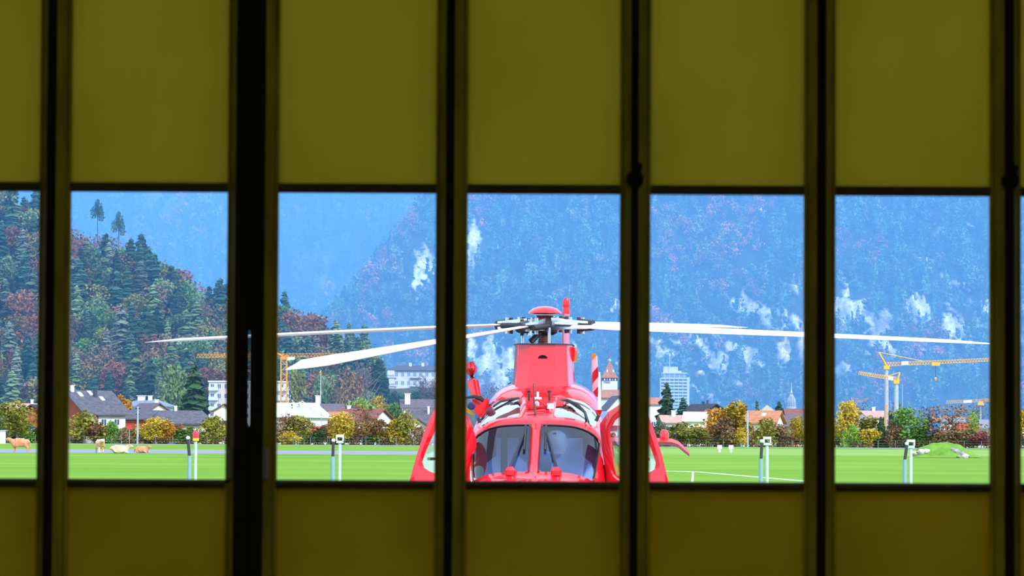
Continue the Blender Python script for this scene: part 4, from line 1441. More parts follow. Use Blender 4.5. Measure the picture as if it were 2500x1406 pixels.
def lamp(px0, top, lab, red=False):
    Y = 99
    t = thing('airfield_lamp', lab, 'lamp', G(px0, Y))
    h = zpx(px0, top, Y)
    MB().tube([(0, 0, 0), (0, 0, h - 0.2)], 0.045, 10).build('shaft', mat('pale_post', (0.50, 0.56, 0.60), 0.5), t, 40)
    if red:
        MB().lathe([(0.05, h - 0.30), (0.09, h - 0.27), (0.09, h - 0.20)], 14).build('base', M_lyel, t, 40)
        MB().lathe([(0.088, h - 0.20), (0.092, h - 0.08), (0.075, h - 0.03), (0.03, h)], 14).build('lamp_glass', M_lred, t, 40)
    else:
        mb = MB().box(-0.11, 0.11, -0.08, 0.08, h - 0.07, h)
        mb.box(-0.11, -0.075, -0.08, 0.08, h - 0.17, h - 0.07).box(0.075, 0.11, -0.08, 0.08, h - 0.17, h - 0.07)
        mb.build('lamp_head', mat('pale_lamp_box', (0.66, 0.70, 0.74), 0.5), t)
        MB().box(-0.10, 0.10, -0.07, 0.07, h - 0.24, h - 0.17).build('lamp_body', mat('grey_lamp_box', (0.45, 0.52, 0.55), 0.5), t)
    return t


marker(463, 1068, -4, 'leaning black marker post left of the red lamp')
lamp(478, 1052, 'red domed lamp on a yellow base and thin grey post', True)
marker(813, 1074, 1, 'black marker post with white cap in the third pane')
lamp(830, 1061, 'pale box lamp on a thin post in the third pane')
marker(1858, 1076, 2, 'black marker post with white cap in the fifth pane')
lamp(1873, 1066, 'pale box lamp on a thin post in the fifth pane')
marker(2209, 1082, 5, 'black marker post with white cap in front of the mound')
lamp(2224, 1073, 'pale box lamp on a thin post in front of the mound')
for px_, lb in ((1757, 'small white marker board on the grass, left of two'), (1785, 'small white marker board on the grass, right of two')):
    t = thing('marker_board', lb, 'marker', G(px_, 440))
    MB().box(-0.12, 0.12, -0.05, 0.05, 0, 0.9).build('post', M_white, t)
    MB().box(-0.3, 0.3, -0.07, -0.05, 0.45, 0.9).build('board', M_white, t)
t = thing('utility_cabinet', 'small white utility cabinet at the left edge of the field', 'cabinet', G(3, 640))
MB().box(-0.75, 0.75, -0.5, 0.5, 0, 2.3).build('body', M_white, t)
MB().box(-0.9, 0.9, -0.65, 0.65, 2.3, 2.5).build('roof', M_grey, t)
t = thing('round_sign', 'round red sign on a post below the flat white awning', 'sign', G(316, 668))
MB().tube([(0, 0, 0), (0, 0, 2.9)], 0.05, 6).build('post', M_grey, t)
MB().lathe([(0.42, -0.03), (0.42, 0.03)], 16, (0, -0.08, 3.2), 'y').build('disc', mat('red_sign', (0.75, 0.02, 0.04), 0.5), t)

# grassy mound with stones
md = thing('grass_mound', 'low grassy mound with pale stones on the airfield', 'mound', G(2306, 345))
gx, gy = np.meshgrid(np.linspace(-3.6, 3.6, 49), np.linspace(-2.2, 2.2, 25))
prf = np.interp(gx, [-3.6, -3.0, -2.6, -1.2, 0.2, 1.6, 2.6, 3.3, 3.6], [0, 0.35, 0.95, 1.42, 1.48, 1.25, 0.6, 0.2, 0])
gz = np.maximum(prf * np.clip(1.15 - (gy / 2.2) ** 2, 0, 1) * (0.85 + 0.3 * fbm(gx * 1.5 + 9, gy * 1.5, 3)), -0.02)
me = grid_mesh('turf', gx, gy, gz - 0.02, mat('mound_turf', (0.08, 0.20, 0.015), 0.95, c2=(0.15, 0.30, 0.03), scale=1.2, bump=0.5))
link('turf', me, md)
sr = random.Random(6)
M_stone = mat('pale_stone', (0.42, 0.36, 0.33), 0.9, c2=(0.62, 0.56, 0.52), scale=2)
M_stone2 = mat('dark_stone', (0.20, 0.18, 0.22), 0.9, c2=(0.34, 0.31, 0.34), scale=2)
for (x, y, zz, r, m) in [(-2.5, -1.55, 0.55, 0.45, M_stone), (-1.95, -1.6, 0.62, 0.40, M_stone), (-3.0, -1.3, 0.4, 0.38, M_stone), (1.0, -1.6, 0.62, 0.42, M_stone2), (1.5, -1.7, 0.4, 0.4, M_stone2),
                         (1.75, -1.95, 0.15, 0.42, M_stone), (1.2, -2.0, 0.12, 0.3, M_stone2), (0.6, -1.55, 0.8, 0.3, M_stone2)]:
    mb = MB().lathe([(r * .3, -r * .6), (r * .9, -r * .35), (r, 0), (r * .75, r * .4), (r * .3, r * .62)], 7, (x, y, zz))
    mb.v = [(a + sr.uniform(-.08, .08) * r * 3, b, c + sr.uniform(-.06, .06) * r * 2) for a, b, c in mb.v]
    mb.build('stone', m, md)

# ------------------------------------------------------------------ cattle on the runway strip
M_cowb = mat('cow_brown', (0.50, 0.22, 0.09), 0.85, c2=(0.66, 0.36, 0.19), scale=1.6, lo=0.4, hi=0.6)
M_cowc = mat('cow_cream', (0.62, 0.34, 0.18), 0.85, c2=(0.86, 0.70, 0.55), scale=1.5, lo=0.4, hi=0.6)


def cow(label, px, Y, rz, pose, m, s=1.0):
    t = thing('cow', label, 'cow', G(px, Y), rz)
    lift = 0 if pose != 'lying' else -0.52
    N, E = [], []

    def n(x, y, zz, r, r2=None):
        N.append((x, y, zz, r * 1.16, (r2 or r) * 1.16))
        return len(N) - 1
    a = n(0.0, 0, 0.98 + lift, 0.36, 0.40)
    b = n(0.55, 0, 0.98 + lift, 0.36, 0.38)
    c = n(0.85, 0, 1.08 + lift, 0.24, 0.26)
    r = n(-0.6, 0, 1.02 + lift, 0.33, 0.34)
    r2 = n(-0.82, 0, 1.10 + lift, 0.20)
    E += [(a, b), (b, c), (a, r), (r, r2)]
    hx, hzz = (1.25, 0.55) if pose == 'grazing' else (1.22, 1.38 + lift)
    k = n((0.85 + hx) / 2, 0, (1.08 + lift + hzz) / 2 + 0.05, 0.17)
    h = n(hx, 0, hzz, 0.15)
    mz = n(hx + (0.16 if pose == 'grazing' else 0.30), 0, hzz - (0.28 if pose == 'grazing' else 0.16), 0.10)
    E += [(c, k), (k, h), (h, mz)]
    for sy in (-1, 1):
        e = n(hx - 0.06, sy * 0.24, hzz + 0.05, 0.05, 0.03)
        E += [(h, e)]
        if pose == 'lying':
            f1 = n(0.75, sy * 0.30, 0.20, 0.11)
            f2 = n(1.05, sy * 0.34, 0.10, 0.07)
            g1 = n(-0.35, sy * 0.40, 0.22, 0.16)
            g2 = n(-0.05, sy * 0.52, 0.10, 0.08)
            E += [(b, f1), (f1, f2), (r, g1), (g1, g2)]
        else:
            f1 = n(0.60, sy * 0.20, 0.62, 0.12)
            f2 = n(0.60, sy * 0.21, 0.34, 0.065)
            f3 = n(0.60, sy * 0.21, 0.04, 0.07)
            g1 = n(-0.58, sy * 0.20, 0.68, 0.16)
            g2 = n(-0.76, sy * 0.21, 0.42, 0.075)
            g3 = n(-0.70, sy * 0.21, 0.04, 0.07)
            E += [(b, f1), (f1, f2), (f2, f3), (r, g1), (g1, g2), (g2, g3)]
    tl = n(-0.98, 0, 0.95 + lift, 0.04)
    t2 = n(-1.0, 0, max(0.45 + lift, 0.1), 0.035)
    E += [(r2, tl), (tl, t2)]
    link('body', skin_mesh('body', N, E, m), t)
    t.scale = (s, s, s)
    return t


cow('reddish-brown cow standing side-on at the left edge of the field', 50, 352, math.pi, 'standing', M_cowb, 1.0)
cow('cream-faced cow standing towards us on the runway', 244, 345, math.radians(-70), 'standing', M_cowc, 0.95)
cow('pale brown cow lying down, left of two resting on the runway', 290, 345, math.radians(8), 'lying', M_cowc, 0.92)
cow('brown and white calf lying at the right end of the herd', 345, 349, math.radians(-28), 'lying', M_cowb, 0.8)


# ------------------------------------------------------------------ two roofers on the white house
def person(label, px, foot, Y, rz, bend, top_m, leg_m, s=1.0):
    z0 = zpx(px, foot, Y)
    g = G(px, Y, z0)
    t = thing('person', label, 'person', g, rz)
    sk = mat('skin', (0.55, 0.32, 0.22), 0.7)
    bx = math.sin(bend) * 0.5
    bz = math.cos(bend) * 0.5
    P0 = (0, 0, 0.92)
    ch = (bx * 0.8, 0, 0.92 + bz * 0.8)
    nk = (bx * 1.1, 0, 0.92 + bz * 1.12)
    hd = (bx * 1.1 + math.sin(bend) * 0.2, 0, 0.92 + bz * 1.12 + math.cos(bend) * 0.2)
    N = [(*P0, 0.13, 0.15), (*ch, 0.13, 0.19), (*nk, 0.06), (*hd, 0.10, 0.095)]
    E = [(0, 1), (1, 2), (2, 3)]
    for sy in (-1, 1):
        i = len(N)
        N += [(ch[0], sy * 0.2, ch[2] + 0.05, 0.07), (ch[0] + 0.10, sy * 0.27, ch[2] - 0.25, 0.05), (ch[0] + 0.32, sy * 0.2, ch[2] - 0.36, 0.04), (ch[0] + 0.42, sy * 0.17, ch[2] - 0.36, 0.045)]
        E += [(1, i), (i, i + 1), (i + 1, i + 2), (i + 2, i + 3)]
        i = len(N)
        kx = 0.12 if sy > 0 else 0.02
        N += [(0.0, sy * 0.10, 0.84, 0.10), (kx, sy * 0.13, 0.47, 0.065), (kx - 0.06, sy * 0.14, 0.08, 0.05), (kx + 0.10, sy * 0.15, 0.03, 0.045)]
        E += [(0, i), (i, i + 1), (i + 1, i + 2), (i + 2, i + 3)]
    link('body', skin_mesh('body', N, E, sk), t)
    sh = [(0, 0, 0.94, 0.145, 0.165), (*ch, 0.145, 0.205), (ch[0], -0.2, ch[2] + .05, 0.085), (ch[0] + .10, -.27, ch[2] - .25, 0.065), (ch[0], 0.2, ch[2] + .05, 0.085), (ch[0] + .10, .27, ch[2] - .25, 0.065)]
    link('shirt', skin_mesh('shirt', sh, [(0, 1), (1, 2), (2, 3), (1, 4), (4, 5)], top_m), t)
    tr = [(0, 0, 0.92, 0.15, 0.165), (0.0, -.10, .84, 0.115), (0.02, -.13, .47, 0.085), (-0.04, -.14, .12, 0.075), (0.0, .10, .84, 0.115), (.12, .13, .47, 0.085), (.06, .14, .12, 0.075)]
    link('trousers', skin_mesh('trousers', tr, [(0, 1), (1, 2), (2, 3), (0, 4), (4, 5), (5, 6)], leg_m), t)
    link('hair', MB().lathe([(0.075, 0.0), (0.105, 0.03), (0.09, 0.09), (0.03, 0.125)], 10, (hd[0], hd[1], hd[2] + 0.0)).mesh('hair', mat('hair_dark', (0.05, 0.03, 0.02), 0.8), 40), t)
    t.scale = (s, s, s)
    return t


person('roofer in white shirt and dark trousers bending on the white roof', 712, 998.9, 707.6, 0.2, 0.75, mat('white_shirt', (0.82, 0.82, 0.82), 0.8), mat('dark_trousers', (0.05, 0.04, 0.06), 0.8), 1.05)
person('roofer in white top and blue jeans standing upright on the roof', 730, 997.2, 707.6, 2.6, 0.08, mat('white_shirt', (0, 0, 0)), mat('blue_jeans', (0.10, 0.20, 0.38), 0.8), 0.88)


# ------------------------------------------------------------------ cranes
M_ycr = mat('crane_yellow', (0.78, 0.38, 0.03), 0.5, c2=(0.86, 0.46, 0.06), scale=0.5)
M_ocr = mat('crane_orange', (0.80, 0.30, 0.02), 0.5)


def lattice(a, b, w, h, n, r=0.055):
    """triangular lattice girder from a to b"""
    a, b = Vector(a), Vector(b)
    t = (b - a).normalized()
    side = Vector((-t.y, t.x, 0))
    if side.length < 1e-3:
        side = Vector((1, 0, 0))
    side.normalize()
    up = side.cross(t) if abs(t.z) > 0.9 else Vector((0, 0, 1))
    mb = MB()
    c = [(side * w / 2, side * w / 2), (-side * w / 2, -side * w / 2), (up * h, up * h * 0.8)]
    for u0, u1 in c:
        mb.tube([a + u0, b + u1], r, 4)
    for i in range(n):
        p, q, m = a.lerp(b, i / n), a.lerp(b, (i + 1) / n), a.lerp(b, (i + .5) / n)
        for s in (-1, 1):
            mb.tube([p + side * w / 2 * s, m + up * h], r * 0.7, 4)
            mb.tube([m + up * h, q + side * w / 2 * s], r * 0.7, 4)
        mb.tube([p + side * w / 2, q - side * w / 2], r * 0.6, 4)
    return mb


def crane(label, px, Y, base, jib0, jib1, apex, pend, mast_r=None, m=None, trolley=None, n=24, panel=None, jh=0.9, luff=None):
    t = thing('tower_crane', label, 'crane', G(px, Y))
    o = Vector(t.location)
    L = lambda q, dy=0.0: P(q[0], q[1], Y + dy) - o
    m = m or M_ycr
    j0, j1 = L(jib0), L(jib1)
    tz = j0.z + (j1.z - j0.z) * (px - jib0[0]) / (jib1[0] - jib0[0])
    if mast_r:
        MB().tube([(0, 0, 0), (0, 0, tz)], [mast_r, mast_r * 0.9], 10).build('mast', M_grey, t, 40)
    else:
        mb = MB()
        w = 0.75
        for sx in (-1, 1):
            for sy in (-1, 1):
                mb.box(sx * w - .13, sx * w + .13, sy * w - .13, sy * w + .13, 0, tz)
        k = 0
        zz = 0
        while zz < tz - 1.4:
            for sy in (-1, 1):
                s = 1 if k % 2 else -1
                mb.tube([(-w * s, sy * w, zz), (w * s, sy * w, zz + 1.4)], 0.09, 4)
                mb.tube([(sy * w, -w * s, zz), (sy * w, w * s, zz + 1.4)], 0.09, 4)
            zz += 1.4
            k += 1
        mb.build('mast', m, t)
    lattice(j0, j1, 1.0, jh, n).build('jib', m, t)
    MB().box(-0.6, 0.6, -0.6, 0.6, tz - 0.7, tz + 0.1).build('slewing_ring', m, t)
    if apex:
        ap = L(apex)
        foot = Vector((0, 0, tz)) if luff is None else L(luff)
        for dy in (-0.5, 0.5):
            MB().tube([foot + Vector((0, dy, 0)), ap], 0.16, 6).build('peak_strut', m, t)
        for q in pend:
            MB().tube([ap, L(q)], 0.09, 5).build('pendant', m, t)
    if trolley:
        tr = L(trolley)
        MB().box(tr.x - .9, tr.x + .9, -0.8, 0.8, tr.z - 0.5, tr.z + 0.2).build('trolley', m, t)
        MB().tube([(tr.x, 0, tr.z - .5), (tr.x, 0, tr.z - 3)], 0.04, 4).build('hook_rope', M_black, t)
        MB().lathe([(0.1, 0), (0.3, -0.3), (0.12, -0.8)], 8, (tr.x, 0, tr.z - 3)).build('hook', m, t)
    if panel:
        a, b = L(panel[0]), L(panel[1])
        MB().slab([(a.x, -0.62, a.z), (b.x, -0.62, b.z), (b.x, -0.62, b.z + 0.75), (a.x, -0.62, a.z + 0.75)], (0, 0.08, 0)).build('sign_panel', M_white, t)
    return t


crane('yellow lattice tower crane with long jib beside the wide door stile', 692, 900, 991, (480, 873), (848, 870), (665, 858), ((725, 876), (560, 873)), None, M_ocr, (782, 878), 46, ((700, 880), (720, 878)), 0.9)
crane('tall grey-masted crane with yellow jib stretching right', 2164, 760, 1025, (2158, 894), (2430, 881), (2146, 860), ((2255, 882),), 0.5, M_ycr, (2284, 887), 40, ((2200, 891), (2217, 890)), 0.75, (2164, 893))
crane('shorter grey-masted crane with yellow jib pointing left', 2188, 750, 1036, (2196, 930), (2096, 914), (2197, 909), ((2165, 919),), 0.55, M_ycr, None, 18, ((2168, 927), (2180, 929)), 0.75, (2190, 930))
crane('small distant orange crane behind the gold-orange tree', 2084, 1250, 1010, (2078, 990), (2120, 975), (2078, 971), ((2096, 973),), 0.4, M_ocr, None, 10, None, 0.8)
crane('distant crane with thin yellow jib at far right', 2394, 1000, 1028, (2310, 985), (2440, 978), None, (), 0.22, M_ycr, (2394, 985), 26, ((2352, 984), (2372, 983)), 0.8)
for lb, a, b in (('folded orange climbing section on the left grey crane mast', (2156, 1012), (2162, 988)), ('folded orange ladder section on the right grey crane mast', (2192, 1028), (2196, 1010))):
    t = thing('crane_strut', lb, 'crane part', G(a[0], 747))
    oo = Vector(t.location)
    p, q = P(a[0], a[1], 747) - oo, P(b[0], b[1], 747) - oo
    lattice((p.x, 0, 0), (q.x, 0, q.z), 0.6, 0.5, 8, 0.06).build('lattice', M_ocr, t)

# ------------------------------------------------------------------ the red helicopter
HD = 40.0
hub = P(1330, 790, HD)
YAW = math.radians(3.0)
heli = thing('helicopter', 'red helicopter with open cockpit doors standing in front of the hangar', 'helicopter', (hub.x, HD, 0), -YAW)
# local axes: x to the right of the picture, -y towards us (forward), z up
fwd = Vector((-math.sin(YAW), -math.cos(YAW), 0))
rgt = Vector((math.cos(YAW), -math.sin(YAW), 0))
HB_ = Vector((hub.x, HD, 0))


def L(px, py, v):
    """local position of a pixel on the cross-plane v metres ahead of the rotor axis"""
    d = ray(px, py)
    k = (v - (CAM - HB_).dot(fwd)) / d.dot(fwd)
    p = CAM + d * k - HB_
    return Vector((p.dot(rgt), -v, p.z))


M_red = mat('red_helicopter_paint', (0.68, 0.001, 0.010), 0.3, c2=(0.72, 0.001, 0.014), scale=0.4, coat=0.8, spec=0.15)
M_redm = mat('red_matt_part', (0.50, 0.004, 0.008), 0.4)
M_blade = mat('white_rotor_blade', (0.90, 0.88, 0.90), 0.35)
M_steel = mat('rotor_head_metal', (0.50, 0.54, 0.60), 0.25, 0.9, c2=(0.72, 0.76, 0.82), scale=6)
M_rub = mat('black_rubber', (0.015, 0.015, 0.02), 0.5)
M_wind = glass_mat('windscreen', (0.40, 0.64, 1.0), 0.03, 0.03)
M_roofg = glass_mat('roof_window', (0.40, 0.52, 0.64), 0.52, 0.03)
M_doorg = glass_mat('door_window', (0.80, 0.92, 0.90), 0.38, 0.08)
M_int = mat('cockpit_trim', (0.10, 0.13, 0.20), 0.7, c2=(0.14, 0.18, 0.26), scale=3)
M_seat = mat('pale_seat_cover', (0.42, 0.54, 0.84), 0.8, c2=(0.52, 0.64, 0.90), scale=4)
ROOT = heli

#      U(v, z)      M(v, z)       w     B(v, z)
ST = [((3.60, 1.12), (3.58, 1.08), 0.05, (3.57, 1.02)), ((3.42, 1.27), (3.35, 1.06), 0.32, (3.40, 0.85)), ((3.05, 1.41), (2.95, 1.06), 0.56, (3.0, 0.70)),
      ((2.72, 1.50), (2.50, 1.08), 0.71, (2.5, 0.60)), ((2.33, 1.80), (2.15, 1.15), 0.77, (2.1, 0.56)), ((1.98, 2.08), (1.80, 1.20), 0.795, (1.7, 0.54)),
      ((1.74, 2.20), (1.45, 1.22), 0.805, (1.4, 0.53)), ((1.20, 2.345), (1.05, 1.22), 0.81, (1.0, 0.52)), ((0.5, 2.40), (0.5, 1.22), 0.81, (0.5, 0.52)),
      ((-1.0, 2.38), (-1.0, 1.22), 0.80, (-1.0, 0.53)), ((-2.2, 2.20), (-2.2, 1.30), 0.62, (-2.2, 0.72)), ((-3.0, 2.05), (-3.0, 1.55), 0.34, (-3.0, 1.15)),
      ((-4.6, 1.97), (-4.6, 1.72), 0.21, (-4.6, 1.46)), ((-6.7, 1.99), (-6.7, 1.86), 0.12, (-6.7, 1.72))]
TAB = np.array([[a[0], a[1], b[0], b[1], w, c[0], c[1]] for a, b, w, c in ST])


def stat(s):
    i = int(min(max(math.floor(s), 0), len(TAB) - 2))
    t = s - i
    p = [TAB[min(max(i + k, 0), len(TAB) - 1)] for k in (-1, 0, 1, 2)]
    return 0.5 * (2 * p[1] + (p[2] - p[0]) * t + (2 * p[0] - 5 * p[1] + 4 * p[2] - p[3]) * t * t + (3 * p[1] - p[0] - 3 * p[2] + p[3]) * t ** 3)


def SU(s, k, off=0.0):
    """upper skin: k = -1..1 across the width"""
    q = stat(s)
    n = 2.6 + 1.2 * min(max(s / 4, 0), 1) - 1.0 * min(max((s - 6) / 3, 0), 1)
    h = max(1 - abs(k) ** n, 0) ** (1 / n)
    return Vector((k * (q[4] + off), -(q[2] + (q[0] - q[2]) * h) - off * 0.7 * h, q[3] + (q[1] - q[3]) * h + off * 0.7 * h))


def SL(s, k):
    q = stat(s)
    n = 2.5
    h = max(1 - abs(k) ** n, 0) ** (1 / n)
    return Vector((k * q[4], -(q[2] + (q[5] - q[2]) * h), q[3] + (q[6] - q[3]) * h))


KP = [0.0, 0.075, 0.15, 0.24, 0.38, 0.52, 0.66, 0.80, 0.87, 0.93, 0.965, 0.99, 1.0]
KS = [-k for k in KP[::-1]] + KP[1:]
SS = [0, .25, .5, .75, 1, 1.33, 1.66, 2, 2.33, 2.66, 3.0, 3.18, 3.5, 3.9, 4.3, 4.6, 4.82, 5.1, 5.32, 5.6, 6.0, 6.4, 6.85, 7.2, 7.6, 8, 8.5, 9, 9.5, 10, 10.5, 11, 11.5, 12, 12.5, 13]


def hole(s0, s1, k0, k1):
    a, b = sorted((abs(k0), abs(k1)))
    if 3.18 <= s0 + 1e-6 and s1 <= 4.82 + 1e-6 and a >= 0.075 - 1e-6 and b <= 0.87 + 1e-6:
        return True
    if 5.32 <= s0 + 1e-6 and s1 <= 7.2 + 1e-6 and a >= 0.24 - 1e-6 and b <= 0.80 + 1e-6:
        return True
    if 4.3 <= s0 + 1e-6 and s1 <= 6.4 + 1e-6 and a >= 0.965 - 1e-6:
        return True
    return False


def shell():
    mb = MB()
    nk = len(KS)
    for s in SS:
        mb.v += [SU(s, k) for k in KS]
    for i in range(len(SS) - 1):
        for j in range(nk - 1):
            if not hole(SS[i], SS[i + 1], KS[j], KS[j + 1]):
                mb.f.append((i * nk + j, i * nk + j + 1, (i + 1) * nk + j + 1, (i + 1) * nk + j))
    o = len(mb.v)
    for s in SS:
        mb.v += [SL(s, k) for k in KS]
    for i in range(len(SS) - 1):
        for j in range(nk - 1):
            if 4.3 <= SS[i] + 1e-6 and SS[i + 1] <= 6.4 + 1e-6 and min(abs(KS[j]), abs(KS[j + 1])) >= 0.87 - 1e-6:
                continue
            mb.f.append((o + i * nk + j, o + (i + 1) * nk + j, o + (i + 1) * nk + j + 1, o + i * nk + j + 1))
    return mb


fus = shell().mesh('fuselage', M_red)
bm = bmesh.new()
bm.from_mesh(fus)
bmesh.ops.remove_doubles(bm, verts=bm.verts, dist=0.004)
bmesh.ops.recalc_face_normals(bm, faces=bm.faces)
bm.to_mesh(fus)
bm.free()
fus.shade_smooth()
fo = link('fuselage', fus, ROOT)
sol = fo.modifiers.new('skin_thickness', 'SOLIDIFY')
sol.thickness = 0.025
sol.offset = -1


def patch(name, s0, s1, k0, k1, m, off=0.0, ns=10, nk=10, round_=0.18, lab=None, parent=None):
    """a pane that follows the skin, corners rounded"""
    mb = MB()
    for i in range(ns + 1):
        for j in range(nk + 1):
            a, b = i / ns * 2 - 1, j / nk * 2 - 1
            mb.v.append(SU(s0 + (s1 - s0) * (a + 1) / 2, k0 + (k1 - k0) * (b + 1) / 2, off))
    for i in range(ns):
        for j in range(nk):
            mb.f.append((i * (nk + 1) + j, i * (nk + 1) + j + 1, (i + 1) * (nk + 1) + j + 1, (i + 1) * (nk + 1) + j))
    o = mb.build(name, m, parent or ROOT, 60)
    if lab:
        o['label'] = lab
    return o


for s in (-1, 1):
    w = patch('windscreen', 3.18, 4.82, 0.075 * s, 0.87 * s, M_wind, -0.004)
    patch('roof_window', 5.32, 7.2, 0.24 * s, 0.80 * s, M_roofg, -0.004)
    # corner gussets round the panes off
    for (sa, ka, ds, dk) in ((3.18, 0.075, .16, .06), (3.18, 0.87, .30, -.05), (4.82, 0.075, -.16, .06), (4.82, 0.87, -.30, -.07), (5.32, .24, .16, .06), (5.32, .80, .3, -.08), (7.2, .24, -.16, .05), (7.2, .8, -.4, -.1)):
        mb = MB()
        pts = [SU(sa, ka * s, .004), SU(sa + ds, ka * s, .004), SU(sa + ds * .42, (ka + dk * .12) * s, .004), SU(sa + ds * .12, (ka + dk * .42) * s, .004), SU(sa, (ka + dk) * s, .004)]
        mb.add(pts, [(0, 1, 2), (0, 2, 3), (0, 3, 4)])
        mb.build('frame_corner', M_red, ROOT)
    # seals
    mb = MB()
    path = [SU(3.18 + (4.82 - 3.18) * i / 10, 0.075 * s, .003) for i in range(11)] + [SU(4.82, (0.075 + .795 * i / 10) * s, .003) for i in range(1, 11)] + [SU(4.82 - 1.64 * i / 10, .87 * s, .003) for i in range(1, 11)]
    mb.tube(path, 0.007, 5)
    mb.build('window_seal', M_rub, w)
    # wipers
    a0, a1 = SU(3.22, 0.33 * s, .03), SU(4.45, 0.15 * s, .03)
    wi = MB().tube([a0, a0.lerp(a1, .5) + Vector((0, -.01, .01)), a1], [.018, .012, .010], 6).build('wiper', M_rub, ROOT, 40)
    b0, b1 = SU(3.85, 0.145 * s, .022), SU(4.75, 0.135 * s, .022)
    MB().tube([b0, b1], .014, 5).build('wiper_blade', M_rub, wi)
    MB().lathe([(0.055, -.02), (0.06, .03), (0.03, .07)], 12, SU(3.12, 0.34 * s, 0.0)).build('wiper_motor', M_red, ROOT, 40)

# cockpit interior
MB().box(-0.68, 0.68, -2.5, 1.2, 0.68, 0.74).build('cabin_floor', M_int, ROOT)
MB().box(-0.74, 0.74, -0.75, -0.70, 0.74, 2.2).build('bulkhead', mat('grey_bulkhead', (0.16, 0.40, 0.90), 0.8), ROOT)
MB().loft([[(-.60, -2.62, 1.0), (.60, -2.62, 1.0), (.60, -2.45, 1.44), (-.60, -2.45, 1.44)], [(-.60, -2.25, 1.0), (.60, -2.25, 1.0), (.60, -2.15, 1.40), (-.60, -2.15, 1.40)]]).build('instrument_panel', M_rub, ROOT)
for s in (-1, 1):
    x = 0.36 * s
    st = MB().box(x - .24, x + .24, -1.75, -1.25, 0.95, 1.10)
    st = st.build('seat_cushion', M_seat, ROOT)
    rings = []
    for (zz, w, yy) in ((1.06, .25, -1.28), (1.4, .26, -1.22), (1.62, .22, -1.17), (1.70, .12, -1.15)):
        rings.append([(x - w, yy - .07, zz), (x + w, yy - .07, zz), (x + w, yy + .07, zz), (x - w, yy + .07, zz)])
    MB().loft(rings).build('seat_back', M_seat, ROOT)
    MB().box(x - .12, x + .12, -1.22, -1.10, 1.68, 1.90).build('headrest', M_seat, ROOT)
pq = L(1231, 1100, 1.6)
MB().box(pq.x - .036, pq.x + .036, -1.65, -1.58, 0.74, 2.12).build('cabin_pillar', mat('navy_trim', (0.01, 0.012, 0.07), 0.6), ROOT)  # dark bar standing in for a post's reflection in the windscreen
hp = L(1355, 1080, 1.45)
hel = MB().lathe([(0.02, -.13), (0.10, -.12), (0.135, -.04), (0.14, .03), (0.11, .095), (0.05, .13), (0.01, .135)], 18, hp).build('flight_helmet', mat('white_helmet', (0.82, 0.86, 0.92), 0.4), ROOT, 60)
hel['label'] = 'white flight helmet hung on the right seat'
MB().lathe([(0.02, -.012), (0.02, .012)], 10, hp + Vector((0.0, -.10, .09)), 'y').build('helmet_knob', M_rub, hel)
MB().lathe([(0.06, -.01), (0.075, .02), (0.04, .03)], 12, hp + Vector((-.05, -.11, -.03)), 'y').build('visor', mat('smoke_visor', (0.25, 0.34, 0.5), 0.2), hel)

# engine cowlings behind the cabin roof
rings = []
for (v, w, zt, zb) in ((1.15, .30, 2.36, 2.28), (0.95, .50, 2.45, 2.20), (0.6, .62, 2.52, 2.1), (0, .67, 2.56, 2.05), (-1.0, .66, 2.55, 2.0), (-1.9, .52, 2.42, 1.95), (-2.6, .34, 2.22, 1.9), (-3.0, .2, 2.08, 1.9)):
    ring = []
    for i in range(15):
        a = math.pi * i / 14
        c, sn = math.cos(a), math.sin(a)
        ring.append((w * math.copysign(abs(c) ** .72, c), -v, zb + (zt - zb) * sn ** .72))
    rings.append(ring)
MB().loft(rings).build('engine_cowling', M_red, ROOT, 50)

# mast fairing: a tall tapered housing with flat facets
def mring(w, v0, v1, zz, ch=.42):
    y0, y1 = -v0, -v1
    dpt = v0 - v1
    return [(-w * .45, y0, zz), (w * .45, y0, zz), (w * .86, y0 + dpt * .07, zz), (w, y0 + dpt * .22, zz), (w, y1 - dpt * .25, zz), (w * .6, y1, zz), (-w * .6, y1, zz), (-w, y1 - dpt * .25, zz), (-w, y0 + dpt * .22, zz), (-w * .86, y0 + dpt * .07, zz)]


zt = L(1330, 842, .45).z
zb = L(1330, 985, .9).z
mf = MB().loft([mring(.385, .98, -.9, zb - .05), mring(.365, .92, -.85, zb + .05), mring(.335, .72, -.65, zb + .3), mring(.318, .60, -.55, zt - .05), mring(.322, .60, -.55, zt)]).build('mast_fairing', M_red, ROOT, 28)
MB().loft([mring(.335, .63, -.57, zt), mring(.335, .63, -.57, zt + .012)]).build('fairing_lip', M_rub, mf)
vp = L(1325, 874, .64)
vt = MB()
arc = [(vp.x + .052 * math.cos(a), vp.y - .012, vp.z + .034 * math.sin(a)) for a in [math.pi * i / 10 for i in range(11)]]
vt.slab(arc, (0, .06, 0)).build('vent', M_black, mf)
for s in (1,):
    sd_ = MB().loft([mring(.03, .3, -.3, zt - .18), mring(.05, .3, -.3, zt - .1), mring(.05, .3, -.3, zt - .02)])
    sd_.v = [(a + .33 * s, b, c) for a, b, c in sd_.v]
    sd_.build('side_scoop', M_red, mf, 40)
for s in (-1, 1):
    MB().slab([(.16 * s, -.98, zb + .0), (.42 * s, -.96, zb - .02), (.20 * s, -1.12, zb - .04)], (0, 0, .02)).build('strake', M_redm, mf)

